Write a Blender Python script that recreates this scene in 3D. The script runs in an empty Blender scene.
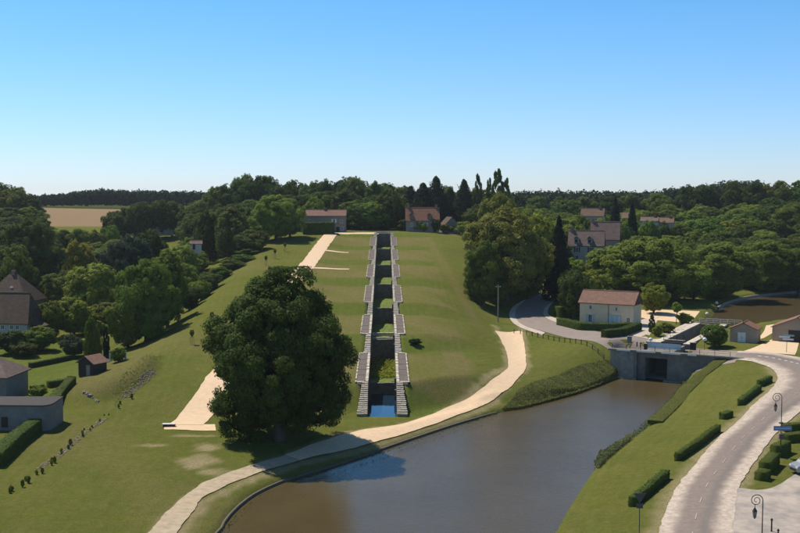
import bpy, bmesh, math, random
import numpy as np
from mathutils import Vector
R = math.radians
sc = bpy.context.scene
COL = sc.collection
random.seed(7); RNG = np.random.default_rng(7)

# ------------------------------------------------------------------ camera, sky, sun
F, CZ = 1050.0, 38.0
PITCH = math.atan(71.5 / F)
cam = bpy.data.cameras.new('camera'); cam.sensor_width = 36; cam.lens = F / 800 * 36
cam.clip_start = 1; cam.clip_end = 9000
co = bpy.data.objects.new('camera', cam); COL.objects.link(co)
co.location = (0, 0, CZ); co.rotation_euler = (math.pi / 2 - PITCH, 0, 0); sc.camera = co
SUN_EL = R(57); LX, LY = 0.74, -0.67                       # horizontal travel direction of the light
w = bpy.data.worlds.new('World'); sc.world = w; w.use_nodes = True
nt = w.node_tree; bgn = nt.nodes['Background']; sky = nt.nodes.new('ShaderNodeTexSky')
sky.sky_type = 'NISHITA'; sky.sun_disc = False; sky.sun_elevation = SUN_EL
sky.sun_rotation = math.atan2(-LX, -LY)
sky.altitude = 0; sky.air_density = 1.0; sky.dust_density = 0.0; sky.ozone_density = 1.0
wb = nt.nodes.new('ShaderNodeMix'); wb.data_type = 'RGBA'; wb.blend_type = 'MULTIPLY'; wb.inputs[0].default_value = 1   # white balance of the sky, by height above the horizon
tc_ = nt.nodes.new('ShaderNodeTexCoord'); sx_ = nt.nodes.new('ShaderNodeSeparateXYZ'); rp_ = nt.nodes.new('ShaderNodeValToRGB')
nt.links.new(tc_.outputs['Generated'], sx_.inputs[0]); nt.links.new(sx_.outputs[2], rp_.inputs[0]); nt.links.new(rp_.outputs[0], wb.inputs[7])
for p_, c_ in ((0.0, (.90, 1.09, 1.66)), (.07, (.80, 1.13, 1.66)), (.19, (.58, 1.17, 1.64)), (.7, (.74, .96, 1.06))):
    e_ = rp_.color_ramp.elements[0] if p_ == 0 else (rp_.color_ramp.elements[-1] if p_ == .7 else rp_.color_ramp.elements.new(p_)); e_.position = p_; e_.color = (*c_, 1)
nt.links.new(sky.outputs[0], wb.inputs[6]); nt.links.new(wb.outputs[2], bgn.inputs[0]); bgn.inputs[1].default_value = 0.08
sl = bpy.data.lights.new('sun', 'SUN'); sl.energy = 5.0; sl.angle = R(0.53); sl.color = (1, 0.94, 0.82)
so = bpy.data.objects.new('sun', sl); COL.objects.link(so)
so.rotation_euler = Vector((LX * math.cos(SUN_EL), LY * math.cos(SUN_EL), -math.sin(SUN_EL))).to_track_quat('-Z', 'Y').to_euler()
sc.view_settings.view_transform = 'Standard'; sc.view_settings.look = 'None'
sc.view_settings.exposure = 0.13; sc.view_settings.gamma = 1
try:
    sc.cycles.max_bounces = 6; sc.cycles.transparent_max_bounces = 4
except Exception: pass

# ------------------------------------------------------------------ ground points from the survey of the photograph
def ray(px, py):
    c, s = math.cos(PITCH), math.sin(PITCH); v = (266.5 - py) / F
    return np.array([(px - 400) / F, c + v * s, -s + v * c])
def at(px, py, z):
    d = ray(px, py); t = (z - CZ) / d[2]; return np.array([d[0] * t, d[1] * t])
def xat(px, D): return (px - 400) / F * D
def zat(py, D): return CZ - D * (py - 195) / F

def sstep(a, b, x):
    t = np.clip((x - a) / (b - a), 0, 1); return t * t * (3 - 2 * t)

# ------------------------------------------------------------------ shorelines and axes
AX0, AXS = -3.2, -0.0143                                  # axis of the old lock staircase: X = AX0 + AXS*(Y-190)
def lat(x, y): return x - (AX0 + AXS * (y - 190))
shoreL = [(222,533),(228,520),(245,503),(262,492),(290,480),(315,472.5),(350,462),(400,444.5),(425,436),(450,427.5),(475,420),(498,413.5),(522,408),(545,402),(575,394),(600,385.5),(622,377),(627,373)]
shoreR = [(690,379),(680,393),(665,409),(640,433),(612,452),(597,463),(580,487),(565,510),(552,533)]
SL = [at(a, b, 0) for a, b in shoreL]; SR = [at(a, b, 0) for a, b in shoreR]
canal = [np.array([-27., 60.]), np.array([-22.3, 105.])] + SL + [at(626,370.5,0), at(693,376.5,0)] + SR + [np.array([15., 95.]), np.array([12., 60.])]
LB = np.array([.475, .880]); LT = np.array([.880, -.475])  # axis of the working lock and its cross direction
B0 = at(657, 352, 6.0); B0 = np.array([53.2, 214.6])       # middle of the bridge mouth
def lk(u, v): return B0 + LT * u + LB * v
trench = [lk(-2.7, -2), lk(2.7, -2), lk(2.7, 52), lk(-2.7, 52)]
basin = [lk(-3.4, 54.5), lk(6.6, 54.5)] + [at(a, b, 4.7) for a, b in [(757,325),(780,322),(800,318),(840,311),(930,300),(960,290)]] + [at(a, b, 4.7) for a, b in [(900,288),(800,292.5),(770,295),(745,298.5),(728,303),(718,309)]]

def sdist(poly, x, y):
    P = np.array(poly); n = len(P); d = np.full(x.shape, 1e9); ins = np.zeros(x.shape, bool)
    for i in range(n):
        a, b = P[i], P[(i + 1) % n]; e = b - a; L = max(e @ e, 1e-9)
        t = np.clip(((x - a[0]) * e[0] + (y - a[1]) * e[1]) / L, 0, 1)
        d = np.minimum(d, (x - a[0] - t * e[0]) ** 2 + (y - a[1] - t * e[1]) ** 2)
        if a[1] != b[1]:
            c = ((a[1] > y) != (b[1] > y)) & (x < (b[0] - a[0]) * (y - a[1]) / (b[1] - a[1]) + a[0]); ins ^= c
    d = np.sqrt(d); return np.where(ins, -d, d)
def ldist(line, x, y):
    P = np.array(line); d = np.full(x.shape, 1e9)
    for a, b in zip(P[:-1], P[1:]):
        e = b - a; t = np.clip(((x - a[0]) * e[0] + (y - a[1]) * e[1]) / max(e @ e, 1e-9), 0, 1)
        d = np.minimum(d, (x - a[0] - t * e[0]) ** 2 + (y - a[1] - t * e[1]) ** 2)
    return np.sqrt(d)

# ------------------------------------------------------------------ heights
KD = [182, 219, 254, 291, 327, 361, 393]; KZ = [5.4, 9.0, 12.1, 15.3, 17.8, 20.6, 24.0]   # near ends of the lock platforms
KF = [209, 246, 283, 319, 353, 386];      KR = [6.4, 9.9, 13.6, 16.9, 19.7, 22.6]         # far ends
Td = [120,150,160,168,172,175.5]; Tz = [1.1,1.15,1.1,1.0,.8,1.3]
for k in range(7):
    Td.append(KD[k]); Tz.append(KZ[k] - .2)
    if k < 6: Td.append(KF[k]); Tz.append(KR[k] - .2)
Td += [430, 520, 700, 1200]; Tz += [24.3, 25, 25.5, 27]
Sd = [120,160,170,184,219,254,291,327,361,393,430,520,700,1200]; Sz = [1.2,1.5,2.6,5.0,8.4,11.8,15,18,21.2,23.8,24.3,25,25.5,27]
ctl = [(*at(a, b, 0), .55) for a, b in shoreL[:12]] + [(*at(a, b, 0), .6) for a, b in shoreL[12:-1]] + [(*at(a, b, 0), .8) for a, b in shoreR]
ctl += [(*at(a, b, z), z) for a, b, z in [
    (0,500,2.0),(100,450,1.7),(160,480,1.5),(60,533,1.8),(165,428,2.0),(240,505,1.15),(45,438,2.0),(0,470,2.0),(80,380,2.4),(60,350,2.8),(130,360,2.9),(20,333,3.0),
    (190,350,4.3),(160,375,3.2),(110,330,3.2),(150,395,2.6),
    (520,370,3.0),(515,345,4.2),(497,333,5.2),(455,412,1.15),(400,431,1.1),(330,446,1.1),(488,398,1.5),(250,470,1.1),(200,492,1.1),(545,385,2.4),(550,350,4.4),(580,362,3.9),(515,318,6.3),(535,327,6.0),(535,301,8.0),(552,292,9.2),(540,335,5.7),(590,339,6.0),(610,345,6.0),(640,341,6.0),
    (606,326,6.0),(570,318,6.0),(655,332,6.0),(690,350,6.0),(735,357,6.0),(735,343,6.0),(770,345,6.0),(800,350,6.0),(790,358,5.9),(790,372,5.6),(745,405,4.4),(715,440,3.7),(690,480,3.1),(670,520,2.8),(740,480,3.2),(770,460,3.4),(800,430,4.0),(800,500,3.1),(760,533,2.8),(860,480,3.4),(880,400,5),
    (690,420,2.4),(650,470,2.0),(620,510,1.7),(700,385,3.0),(740,375,4.6),(720,365,4.6),
    (757,324,5.5),(790,319,5.5),(730,301,5.5),(760,295,5.5),(800,290,5.5),(640,300,7.2),(700,300,6),(870,330,6.0),(940,330,6.5)]]
ctl += [(0,95,1.0),(-50,95,1.7),(-90,130,2),(45,95,2.6),(80,100,3),(110,150,4),(-130,200,3),(-100,240,3),(-120,330,4.5),(-90,330,5),(-75,300,5),(-70,400,12),(-100,420,10),(-150,420,12),(-210,450,27),(-280,500,36),
        (-215,550,22),(-150,560,22),(-260,800,28),(-100,620,24),(-300,900,29),(-55,340,11.5),(-58,390,17),(-50,310,10.5),(-45,430,24),(0,430,24.3),(50,430,21),(25,380,20.5),(30,330,14.5),(30,300,10.3),(0,520,25),(0,800,26),(300,900,27),(70,380,13.3),(45,345,11),(90,400,12.5),
        (100,360,8),(150,420,12),(130,370,7),(175,480,22),(235,560,31),(320,600,34),(125,480,16),(80,480,17),(200,400,11),(230,330,7.5),(120,700,22),(700,900,34),(-700,900,34),(-500,500,38),(500,500,32),(0,2600,18),(1200,2600,20),(-1200,2600,20),(0,1400,24),(1600,1000,30),(-1600,1000,30),(400,250,12),(-400,250,9),(0,0,0),(300,50,5),(-300,50,3)]
CP = np.array(ctl); CC = 9.0
def phi(d2): return np.sqrt(d2 + CC * CC)
A = phi((CP[:, None, 0] - CP[None, :, 0]) ** 2 + (CP[:, None, 1] - CP[None, :, 1]) ** 2)
n_ = len(CP); Mx = np.zeros((n_ + 1, n_ + 1)); Mx[:n_, :n_] = A - np.eye(n_) * .6; Mx[n_, :n_] = Mx[:n_, n_] = 1
WV = np.linalg.solve(Mx, np.append(CP[:, 2], 0))
MOUND = at(113, 384, 3.4)
def h0(x, y):
    x = np.asarray(x, float); y = np.asarray(y, float); shp = np.broadcast(x, y).shape
    x = np.broadcast_to(x, shp).ravel(); y = np.broadcast_to(y, shp).ravel(); V = np.full(x.shape, WV[-1])
    for i in range(n_): V = V + WV[i] * phi((x - CP[i, 0]) ** 2 + (y - CP[i, 1]) ** 2)
    u = lat(x, y); ye = y - .95 * np.maximum(u - 4, 0) * (1 - sstep(190, 240, y)); T = np.interp(ye, Td, Tz); S = np.interp(ye, Sd, Sz)
    b = 1 - sstep(13, 22, np.abs(u - 1)); T = T * b + S * (1 - b)
    wr = 1 - (.6 * sstep(11, 31, u) + .4 * np.clip((u - 9) / 21, 0, 1)); wl = sstep(-60, -37, u)
    wv = sstep(160, 172, y) * (1 - sstep(395, 440, y))
    W = wr * wl * wv; V = V * (1 - W) + T * W
    dx, dy = x - MOUND[0], y - MOUND[1]
    V = V + 2.5 * np.exp(-((dx / 7.2) ** 2 + (dy / 15.) ** 2) ** 3.5)
    sd = sdist(canal, x, y); k = np.maximum(sd, 0); V = np.minimum(V, .3 + (.2 + 1.2 * sstep(184, 205, y) + .25 * sstep(20, 30, x)) * k + 3 * sstep(5, 14, k) * k)
    return V.reshape(shp)
def h1(x, y):                                              # with the canal, locks and basin cut in
    z = h0(x, y)
    sd = sdist(canal, x, y); z = np.where(sd < .7, np.minimum(z, -1.6 + (z + 1.6) * sstep(-.55, .7, sd)), z)
    sd = sdist(trench, x, y); z = np.where(sd < .9, np.minimum(z, -1.6 + (z + 1.6) * sstep(.3, .9, sd)), z)
    sd = sdist(basin, x, y); z = np.where(sd < .8, np.minimum(z, 3.2 + (z - 3.2) * sstep(-.5, .8, sd)), z)
    u = np.abs(lat(x, y)); inn = (y > 173.4) & (y < 393.8)
    fl = np.interp(y, [170] + KD[:6], [-1.5, -1.2] + [k - 6.8 for k in KZ[1:6]])
    z = np.where(inn & (u < 3.5), np.minimum(z, fl + (z - fl) * sstep(2.75, 3.5, u)), z)
    return z
def gz(x, y): return float(h0(np.array([x]), np.array([y]))[0])
def gp(px, py):                                            # where the sight line meets the ground
    d = ray(px, py); t = np.arange(90, 1500, .5); X, Y, Z = d[0] * t, d[1] * t, CZ + d[2] * t
    i = np.argmax(h0(X, Y) > Z); return float(X[i]), float(Y[i]), float(h0(X[i:i+1], Y[i:i+1])[0])

# ------------------------------------------------------------------ materials
MATS = {}
def mat(name, col, rough=.8, noise=None, bump=0, metal=0, spec=.3, emit=None):
    if name in MATS: return MATS[name]
    m = bpy.data.materials.new(name); m.use_nodes = True; N = m.node_tree; b = N.nodes['Principled BSDF']
    b.inputs['Base Color'].default_value = (*col, 1); b.inputs['Roughness'].default_value = rough
    b.inputs['Metallic'].default_value = metal; b.inputs['Specular IOR Level'].default_value = spec
    if noise:
        scale, amt = noise[0], noise[1]; c2 = noise[2] if len(noise) > 2 else tuple(c * .55 for c in col)
        g = N.nodes.new('ShaderNodeNewGeometry')
        t = N.nodes.new('ShaderNodeTexNoise'); t.inputs['Scale'].default_value = scale; t.inputs['Detail'].default_value = 6; t.inputs['Roughness'].default_value = .65
        N.links.new(g.outputs['Position'], t.inputs['Vector'])
        r = N.nodes.new('ShaderNodeMapRange'); r.inputs[1].default_value = .38; r.inputs[2].default_value = .68; r.inputs[4].default_value = amt
        N.links.new(t.outputs['Fac'], r.inputs[0])
        mx = N.nodes.new('ShaderNodeMix'); mx.data_type = 'RGBA'; mx.inputs[6].default_value = (*col, 1); mx.inputs[7].default_value = (*c2, 1)
        N.links.new(r.outputs[0], mx.inputs[0]); N.links.new(mx.outputs[2], b.inputs['Base Color'])
        if bump:
            bp = N.nodes.new('ShaderNodeBump'); bp.inputs['Strength'].default_value = bump; bp.inputs['Distance'].default_value = .1
            N.links.new(t.outputs['Fac'], bp.inputs['Height']); N.links.new(bp.outputs[0], b.inputs['Normal'])
    MATS[name] = m; return m

def nodes_of(name):
    m = bpy.data.materials.new(name); m.use_nodes = True; N = m.node_tree
    return m, N, N.nodes['Principled BSDF'], (lambda t: N.nodes.new(t)), (lambda a, b: N.links.new(a, b))
def mixc(N, fac, a, b):
    mx = N.nodes.new('ShaderNodeMix'); mx.data_type = 'RGBA'
    for s, v in ((6, a), (7, b)):
        if isinstance(v, tuple): mx.inputs[s].default_value = (*v, 1)
        else: N.links.new(v, mx.inputs[s])
    if isinstance(fac, (int, float)): mx.inputs[0].default_value = fac
    else: N.links.new(fac, mx.inputs[0])
    return mx.outputs[2]
def noise_fac(N, vec, scale, lo, hi, detail=5, rough=.6, dist=0):
    t = N.nodes.new('ShaderNodeTexNoise'); t.inputs['Scale'].default_value = scale; t.inputs['Detail'].default_value = detail; t.inputs['Roughness'].default_value = rough; t.inputs['Distortion'].default_value = dist
    if vec is not None: N.links.new(vec, t.inputs['Vector'])
    r = N.nodes.new('ShaderNodeMapRange'); r.inputs[1].default_value = lo; r.inputs[2].default_value = hi
    N.links.new(t.outputs['Fac'], r.inputs[0]); return r.outputs[0], t.outputs['Fac']
def math_(N, op, a, b):
    m = N.nodes.new('ShaderNodeMath'); m.operation = op; m.use_clamp = False
    for i, v in enumerate((a, b)):
        if isinstance(v, (int, float)): m.inputs[i].default_value = v
        else: N.links.new(v, m.inputs[i])
    return m.outputs[0]

# grass and earth
gm, N, B, nn, ln = nodes_of('grass')
geo = nn('ShaderNodeNewGeometry').outputs['Position']
def attr(a):
    n = nn('ShaderNodeAttribute'); n.attribute_name = a; return n.outputs['Fac']
big, _ = noise_fac(N, geo, .09, .35, .68, 4)
mid, _ = noise_fac(N, geo, .55, .36, .66, 6, .7)
fine, fr = noise_fac(N, geo, 3.2, .33, .68, 8, .75)
mp = nn('ShaderNodeMapping'); ln(geo, mp.inputs['Vector']); mp.inputs['Rotation'].default_value = (0, 0, R(2)); mp.inputs['Scale'].default_value = (1.1, .05, .3)
strk, _ = noise_fac(N, mp.outputs[0], 1.0, .35, .7, 4, .6)
c = mixc(N, big, (.108, .132, .015), (.178, .178, .028))
m2, _ = noise_fac(N, geo, .22, .4, .62, 7, .75, .6)
c = mixc(N, math_(N, 'MULTIPLY', mid, .7), c, (.225, .18, .068))
m3, _ = noise_fac(N, geo, 1.25, .45, .62, 6, .75, .8)
c = mixc(N, math_(N, 'MULTIPLY', m3, .5), c, (.058, .085, .011))
c = mixc(N, math_(N, 'MULTIPLY', m2, .45), c, (.078, .108, .016))
c = mixc(N, math_(N, 'MULTIPLY', strk, .5), c, (.12, .15, .028))
c = mixc(N, math_(N, 'MULTIPLY', attr('lush'), math_(N, 'ADD', math_(N, 'MULTIPLY', m2, .4), .45)), c, mixc(N, mid, (.075, .135, .015), (.115, .17, .026)))
dfac = math_(N, 'MULTIPLY', attr('dry'), math_(N, 'ADD', math_(N, 'MULTIPLY', mid, .55), .45))
c = mixc(N, dfac, c, mixc(N, fine, (.26, .19, .09), (.16, .135, .06)))
c = mixc(N, attr('field'), c, mixc(N, mid, (.36, .225, .155), (.30, .19, .125)))
sn = math_(N, 'SINE', math_(N, 'ADD', math_(N, 'MULTIPLY', attr('mow'), 3.6), math_(N, 'MULTIPLY', math_(N, 'SUBTRACT', noise_fac(N, geo, .35, 0, 1, 3)[1], .5), 7.)), 0)
mw = math_(N, 'MULTIPLY', math_(N, 'ADD', math_(N, 'MULTIPLY', sn, .5), .5), math_(N, 'MULTIPLY', noise_fac(N, geo, .16, .38, .62, 4)[0], .42))
c = mixc(N, mw, c, mixc(N, .55, c, (.24, .2, .085)))
vf, vr = noise_fac(N, geo, 9.0, .3, .7, 6, .8)
c = mixc(N, math_(N, 'MULTIPLY', fine, .8), c, mixc(N, .65, c, (.035, .05, .01)))
c = mixc(N, math_(N, 'MULTIPLY', vf, .4), c, mixc(N, .6, c, (.22, .2, .07)))
bfac = math_(N, 'MULTIPLY', attr('bare'), math_(N, 'ADD', math_(N, 'MULTIPLY', fine, 1.1), .1))
c = mixc(N, bfac, c, (.42, .32, .2))
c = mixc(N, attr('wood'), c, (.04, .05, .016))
ln(c, B.inputs['Base Color']); B.inputs['Roughness'].default_value = 1.0; B.inputs['Specular IOR Level'].default_value = .0
bp = nn('ShaderNodeBump'); bp.inputs['Strength'].default_value = .8; bp.inputs['Distance'].default_value = .3; ln(math_(N, 'ADD', fr, math_(N, 'MULTIPLY', vr, .5)), bp.inputs['Height']); ln(bp.outputs[0], B.inputs['Normal'])
M_GRASS = gm

# water
def water_mat(name, col, rough, bs, sp=.34):
    m, N, B, nn, ln = nodes_of(name)
    g = nn('ShaderNodeNewGeometry').outputs['Position']
    f, _ = noise_fac(N, g, .06, .3, .7, 3)
    ln(mixc(N, f, col, tuple(c * .78 for c in col)), B.inputs['Base Color'])
    B.inputs['Roughness'].default_value = rough; B.inputs['IOR'].default_value = 1.33; B.inputs['Specular IOR Level'].default_value = sp
    mp = nn('ShaderNodeMapping'); ln(g, mp.inputs['Vector']); mp.inputs['Rotation'].default_value = (0, 0, R(25)); mp.inputs['Scale'].default_value = (.8, 2.6, 1)
    _, r = noise_fac(N, mp.outputs[0], 1.3, 0, 1, 4, .6)
    bp = nn('ShaderNodeBump'); bp.inputs['Strength'].default_value = bs; bp.inputs['Distance'].default_value = .05; ln(r, bp.inputs['Height']); ln(bp.outputs[0], B.inputs['Normal'])
    return m
M_WATER = water_mat('canal_water', (.088, .065, .03), .1, .8)
M_POOL = water_mat('pool_water', (.01, .03, .055), .02, .03, .6)
M_BASIN = water_mat('basin_water', (.10, .072, .035), .08, .3)

# foliage: the object colour is the leaf colour of that plant
fm, N, B, nn, ln = nodes_of('foliage')
oi = nn('ShaderNodeObjectInfo'); tint = nn('ShaderNodeAttribute'); tint.attribute_name = 'tint'
hs = nn('ShaderNodeHueSaturation'); ln(oi.outputs['Color'], hs.inputs['Color'])
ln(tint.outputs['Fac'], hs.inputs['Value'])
ln(math_(N, 'ADD', math_(N, 'MULTIPLY', oi.outputs['Random'], .03), .485), hs.inputs['Hue'])
ln(hs.outputs[0], B.inputs['Base Color']); B.inputs['Roughness'].default_value = .7; B.inputs['Specular IOR Level'].default_value = .1
tr = nn('ShaderNodeBsdfTranslucent'); ms = nn('ShaderNodeMixShader'); ms.inputs[0].default_value = .42
ln(hs.outputs[0], tr.inputs['Color']); ln(B.outputs[0], ms.inputs[1]); ln(tr.outputs[0], ms.inputs[2]); ln(ms.outputs[0], N.nodes['Material Output'].inputs['Surface'])
M_LEAF = fm
M_BARK = mat('bark', (.11, .085, .06), .9, (2.5, .7))
M_SAND = mat('pale_sand', (.66, .47, .3), .95, (1.2, .75, (.53, .385, .25)), .2)
M_SANDOLD = mat('worn_sand', (.45, .345, .235), .95, (.9, .85, (.29, .235, .15)), .2)
M_ASPH = mat('asphalt', (.225, .18, .155), .9, (.5, .7, (.29, .23, .19)), .1)
m_, N, B, nn, ln = nodes_of('chalky_edged_road'); geo = nn('ShaderNodeNewGeometry').outputs['Position']
cr_ = nn('ShaderNodeAttribute'); cr_.attribute_name = 'cross'
_, n1 = noise_fac(N, geo, .35, 0, 1, 6, .7); n2, _ = noise_fac(N, geo, 1.6, .35, .65, 6, .7); n3, nr = noise_fac(N, geo, 9, .3, .7, 4)
cw = math_(N, 'ADD', cr_.outputs['Fac'], math_(N, 'MULTIPLY', math_(N, 'SUBTRACT', n1, .5), .3))
def ramp(v, a, b):
    r = nn('ShaderNodeMapRange'); r.interpolation_type = 'SMOOTHSTEP'; r.inputs[1].default_value = a; r.inputs[2].default_value = b; ln(v, r.inputs[0]); return r.outputs[0]
edge = math_(N, 'ADD', ramp(cw, .3, .1), ramp(cw, .68, .86))
c = mixc(N, n2, (.25, .195, .165), (.19, .152, .13)); c = mixc(N, math_(N, 'MULTIPLY', ramp(cw, .50, .63), math_(N, 'MULTIPLY', ramp(cw, .72, .64), .55)), c, (.14, .125, .115))
c = mixc(N, math_(N, 'MULTIPLY', edge, math_(N, 'ADD', math_(N, 'MULTIPLY', n2, .65), .35)), c, (.6, .49, .39))
c = mixc(N, math_(N, 'MULTIPLY', n3, .25), c, (.2, .165, .14)); ln(c, B.inputs['Base Color']); B.inputs['Roughness'].default_value = .92; B.inputs['Specular IOR Level'].default_value = .15
bp = nn('ShaderNodeBump'); bp.inputs['Strength'].default_value = .15; bp.inputs['Distance'].default_value = .05; ln(nr, bp.inputs['Height']); ln(bp.outputs[0], B.inputs['Normal'])
M_ROAD = m_
M_SHOUL = mat('chalky_shoulder', (.52, .43, .345), .95, (.8, .9, (.36, .29, .235)), .15)
M_CONC = mat('concrete', (.34, .3, .24), .9, (.9, .8, (.17, .155, .125)), .2)
M_CONCD = mat('stained_concrete', (.22, .2, .165), .9, (.5, .8, (.11, .1, .08)), .2)
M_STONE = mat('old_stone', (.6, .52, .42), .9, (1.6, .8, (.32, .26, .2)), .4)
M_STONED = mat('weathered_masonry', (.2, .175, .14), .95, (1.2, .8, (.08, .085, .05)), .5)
M_SLAB = mat('brown_slab', (.15, .112, .09), .85, (1.5, .8, (.075, .06, .055)), .2)
M_WHITE = mat('white_paint', (.72, .72, .70), .6, (3, .25))
M_IRON = mat('dark_iron', (.03, .03, .033), .5, (5, .3), 0, .3)
M_DARK = mat('dark_timber', (.05, .038, .03), .8, (3, .6), .2)
M_TIMB = mat('grey_timber', (.3, .25, .2), .85, (4, .6), .2)
M_GLASS = mat('window_glass', (.02, .025, .03), .08, None, 0, 0, .5)
M_BLUE = mat('pale_blue_paint', (.30, .42, .48), .6, (3, .3))
M_DBLUE = mat('blue_sign_paint', (.13, .2, .36), .5)
M_GREY = mat('grey_render', (.2, .195, .18), .9, (.6, .8, (.13, .135, .14)), .1)
def roof_mat(name, col, col2):
    m, N, B, nn, ln = nodes_of(name); g = nn('ShaderNodeTexCoord').outputs['Object']
    a, _ = noise_fac(N, g, .8, .35, .65, 5); b, fb = noise_fac(N, g, 4, .4, .6, 4)
    c = mixc(N, a, col, col2); c = mixc(N, math_(N, 'MULTIPLY', b, .4), c, tuple(x * .5 for x in col2))
    wv = nn('ShaderNodeTexWave'); wv.bands_direction = 'X'; wv.inputs['Scale'].default_value = 1.2; wv.inputs['Distortion'].default_value = .4; ln(g, wv.inputs['Vector'])
    bp = nn('ShaderNodeBump'); bp.inputs['Strength'].default_value = .5; bp.inputs['Distance'].default_value = .06; ln(wv.outputs['Fac'], bp.inputs['Height']); ln(bp.outputs[0], B.inputs['Normal'])
    ln(c, B.inputs['Base Color']); B.inputs['Roughness'].default_value = .9; B.inputs['Specular IOR Level'].default_value = .15; return m
M_RED = roof_mat('red_tiles', (.27, .15, .11), (.2, .118, .088))
M_ORNG = roof_mat('orange_tiles', (.27, .13, .08), (.2, .105, .068))
M_BROWN = roof_mat('brown_tiles', (.13, .085, .062), (.09, .065, .05))
M_MAUVE = roof_mat('mauve_tiles', (.2, .14, .12), (.14, .10, .085))
M_FAR = roof_mat('weathered_tiles', (.21, .13, .09), (.16, .105, .075))
def wallm(n, c): return mat('render_' + n, c, .9, (.9, .5, tuple(x * .75 for x in c)), .1)
M_CREAM = wallm('cream', (.6, .5, .35)); M_TAN = wallm('tan', (.36, .29, .22)); M_PALE = wallm('pale', (.46, .42, .35)); M_DULL = wallm('dull', (.25, .22, .18))

# ------------------------------------------------------------------ object helpers
def tag(o, label=None, cat=None, group=None, kind=None):
    for k, v in (('label', label), ('category', cat), ('group', group), ('kind', kind)):
        if v: o[k] = v
    return o
def thing(name, label, cat, loc=(0, 0, 0), rz=0, group=None):
    o = bpy.data.objects.new(name, None); COL.objects.link(o); o.location = loc; o.rotation_euler = (0, 0, rz)
    o.empty_display_size = .2; return tag(o, label, cat, group)
def link(name, me, parent=None, loc=None, m=None):
    o = bpy.data.objects.new(name, me); COL.objects.link(o)
    if m is not None and not len(me.materials): me.materials.append(m)
    if parent: o.parent = parent
    if loc is not None: o.location = loc
    return o
class MB:
    """collects shapes and links them as one mesh object"""
    def __init__(s): s.v = []; s.f = []
    def add(s, V, Fc):
        n = len(s.v); s.v += [tuple(float(c) for c in p) for p in V]; s.f += [tuple(i + n for i in f) for f in Fc]; return s
    def box(s, c, d, rz=0, taper=1):
        x, y, z = [k / 2 for k in d]; cr, sr = math.cos(rz), math.sin(rz); V = []
        for dz, t in ((-z, 1), (z, taper)):
            for dx, dy in ((-x, -y), (x, -y), (x, y), (-x, y)):
                V.append((c[0] + (dx * cr - dy * sr) * t, c[1] + (dx * sr + dy * cr) * t, c[2] + dz))
        return s.add(V, [(3, 2, 1, 0), (4, 5, 6, 7), (0, 1, 5, 4), (1, 2, 6, 5), (2, 3, 7, 6), (3, 0, 4, 7)])
    def prism(s, poly, z0, z1):                            # upright prism over an xy polygon; z1 may be a list
        n = len(poly); a = z0 if hasattr(z0, '__len__') else [z0] * n; b = z1 if hasattr(z1, '__len__') else [z1] * n
        V = [(p[0], p[1], q) for p, q in zip(poly, a)] + [(p[0], p[1], q) for p, q in zip(poly, b)]
        ar = sum(poly[i][0] * poly[(i + 1) % n][1] - poly[(i + 1) % n][0] * poly[i][1] for i in range(n))
        Fc = [tuple(range(n - 1, -1, -1)), tuple(range(n, 2 * n))] + [(i, (i + 1) % n, n + (i + 1) % n, n + i) for i in range(n)]
        if ar < 0: Fc = [f[::-1] for f in Fc]
        return s.add(V, Fc)
    def tube(s, pts, r, n=8):
        pts = [Vector(p) for p in pts]; rs = r if hasattr(r, '__len__') else [r] * len(pts); V = []; Fc = []
        for i, p in enumerate(pts):
            t = (pts[min(i + 1, len(pts) - 1)] - pts[max(i - 1, 0)]).normalized()
            a = Vector((1, 0, 0)) if abs(t.x) < .8 else Vector((0, 1, 0)); e1 = t.cross(a).normalized(); e2 = t.cross(e1)
            V += [p + (e1 * math.cos(k * 2 * math.pi / n) + e2 * math.sin(k * 2 * math.pi / n)) * rs[i] for k in range(n)]
        for i in range(len(pts) - 1):
            for k in range(n): Fc.append((i * n + k, i * n + (k + 1) % n, (i + 1) * n + (k + 1) % n, (i + 1) * n + k))
        Fc.append(tuple(range(n - 1, -1, -1))); Fc.append(tuple(range((len(pts) - 1) * n, len(pts) * n)))
        return s.add(V, Fc)
    def lathe(s, prof, c=(0, 0, 0), n=12):
        return s.tube([(c[0], c[1], c[2] + z) for r, z in prof], [r for r, z in prof], n)
    def build(s, name, m, parent=None, loc=None, bevel=0, smooth=False):
        me = bpy.data.meshes.new(name); me.from_pydata(s.v, [], s.f); me.materials.append(m)
        if bevel:
            b = bmesh.new(); b.from_mesh(me); bmesh.ops.remove_doubles(b, verts=b.verts, dist=1e-4)
            bmesh.ops.bevel(b, geom=b.edges[:], offset=bevel, segments=2, profile=.5, affect='EDGES'); b.to_mesh(me); b.free()
        if smooth: me.polygons.foreach_set('use_smooth', [True] * len(me.polygons))
        me.update(); return link(name, me, parent, loc)
def np_mesh(name, V, Q, m, smooth=False, attrs=None):
    me = bpy.data.meshes.new(name); V = np.asarray(V, np.float32); Q = np.asarray(Q, np.int32); k = Q.shape[1]
    me.vertices.add(len(V)); me.vertices.foreach_set('co', V.ravel())
    me.loops.add(Q.size); me.loops.foreach_set('vertex_index', Q.ravel())
    me.polygons.add(len(Q)); me.polygons.foreach_set('loop_start', np.arange(len(Q), dtype=np.int32) * k)
    if smooth: me.polygons.foreach_set('use_smooth', np.ones(len(Q), bool))
    me.materials.append(m); me.update(calc_edges=True)
    for a, dom, vals in attrs or []:
        t = me.attributes.new(a, 'FLOAT', dom); t.data.foreach_set('value', np.asarray(vals, np.float32))
    return me
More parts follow.
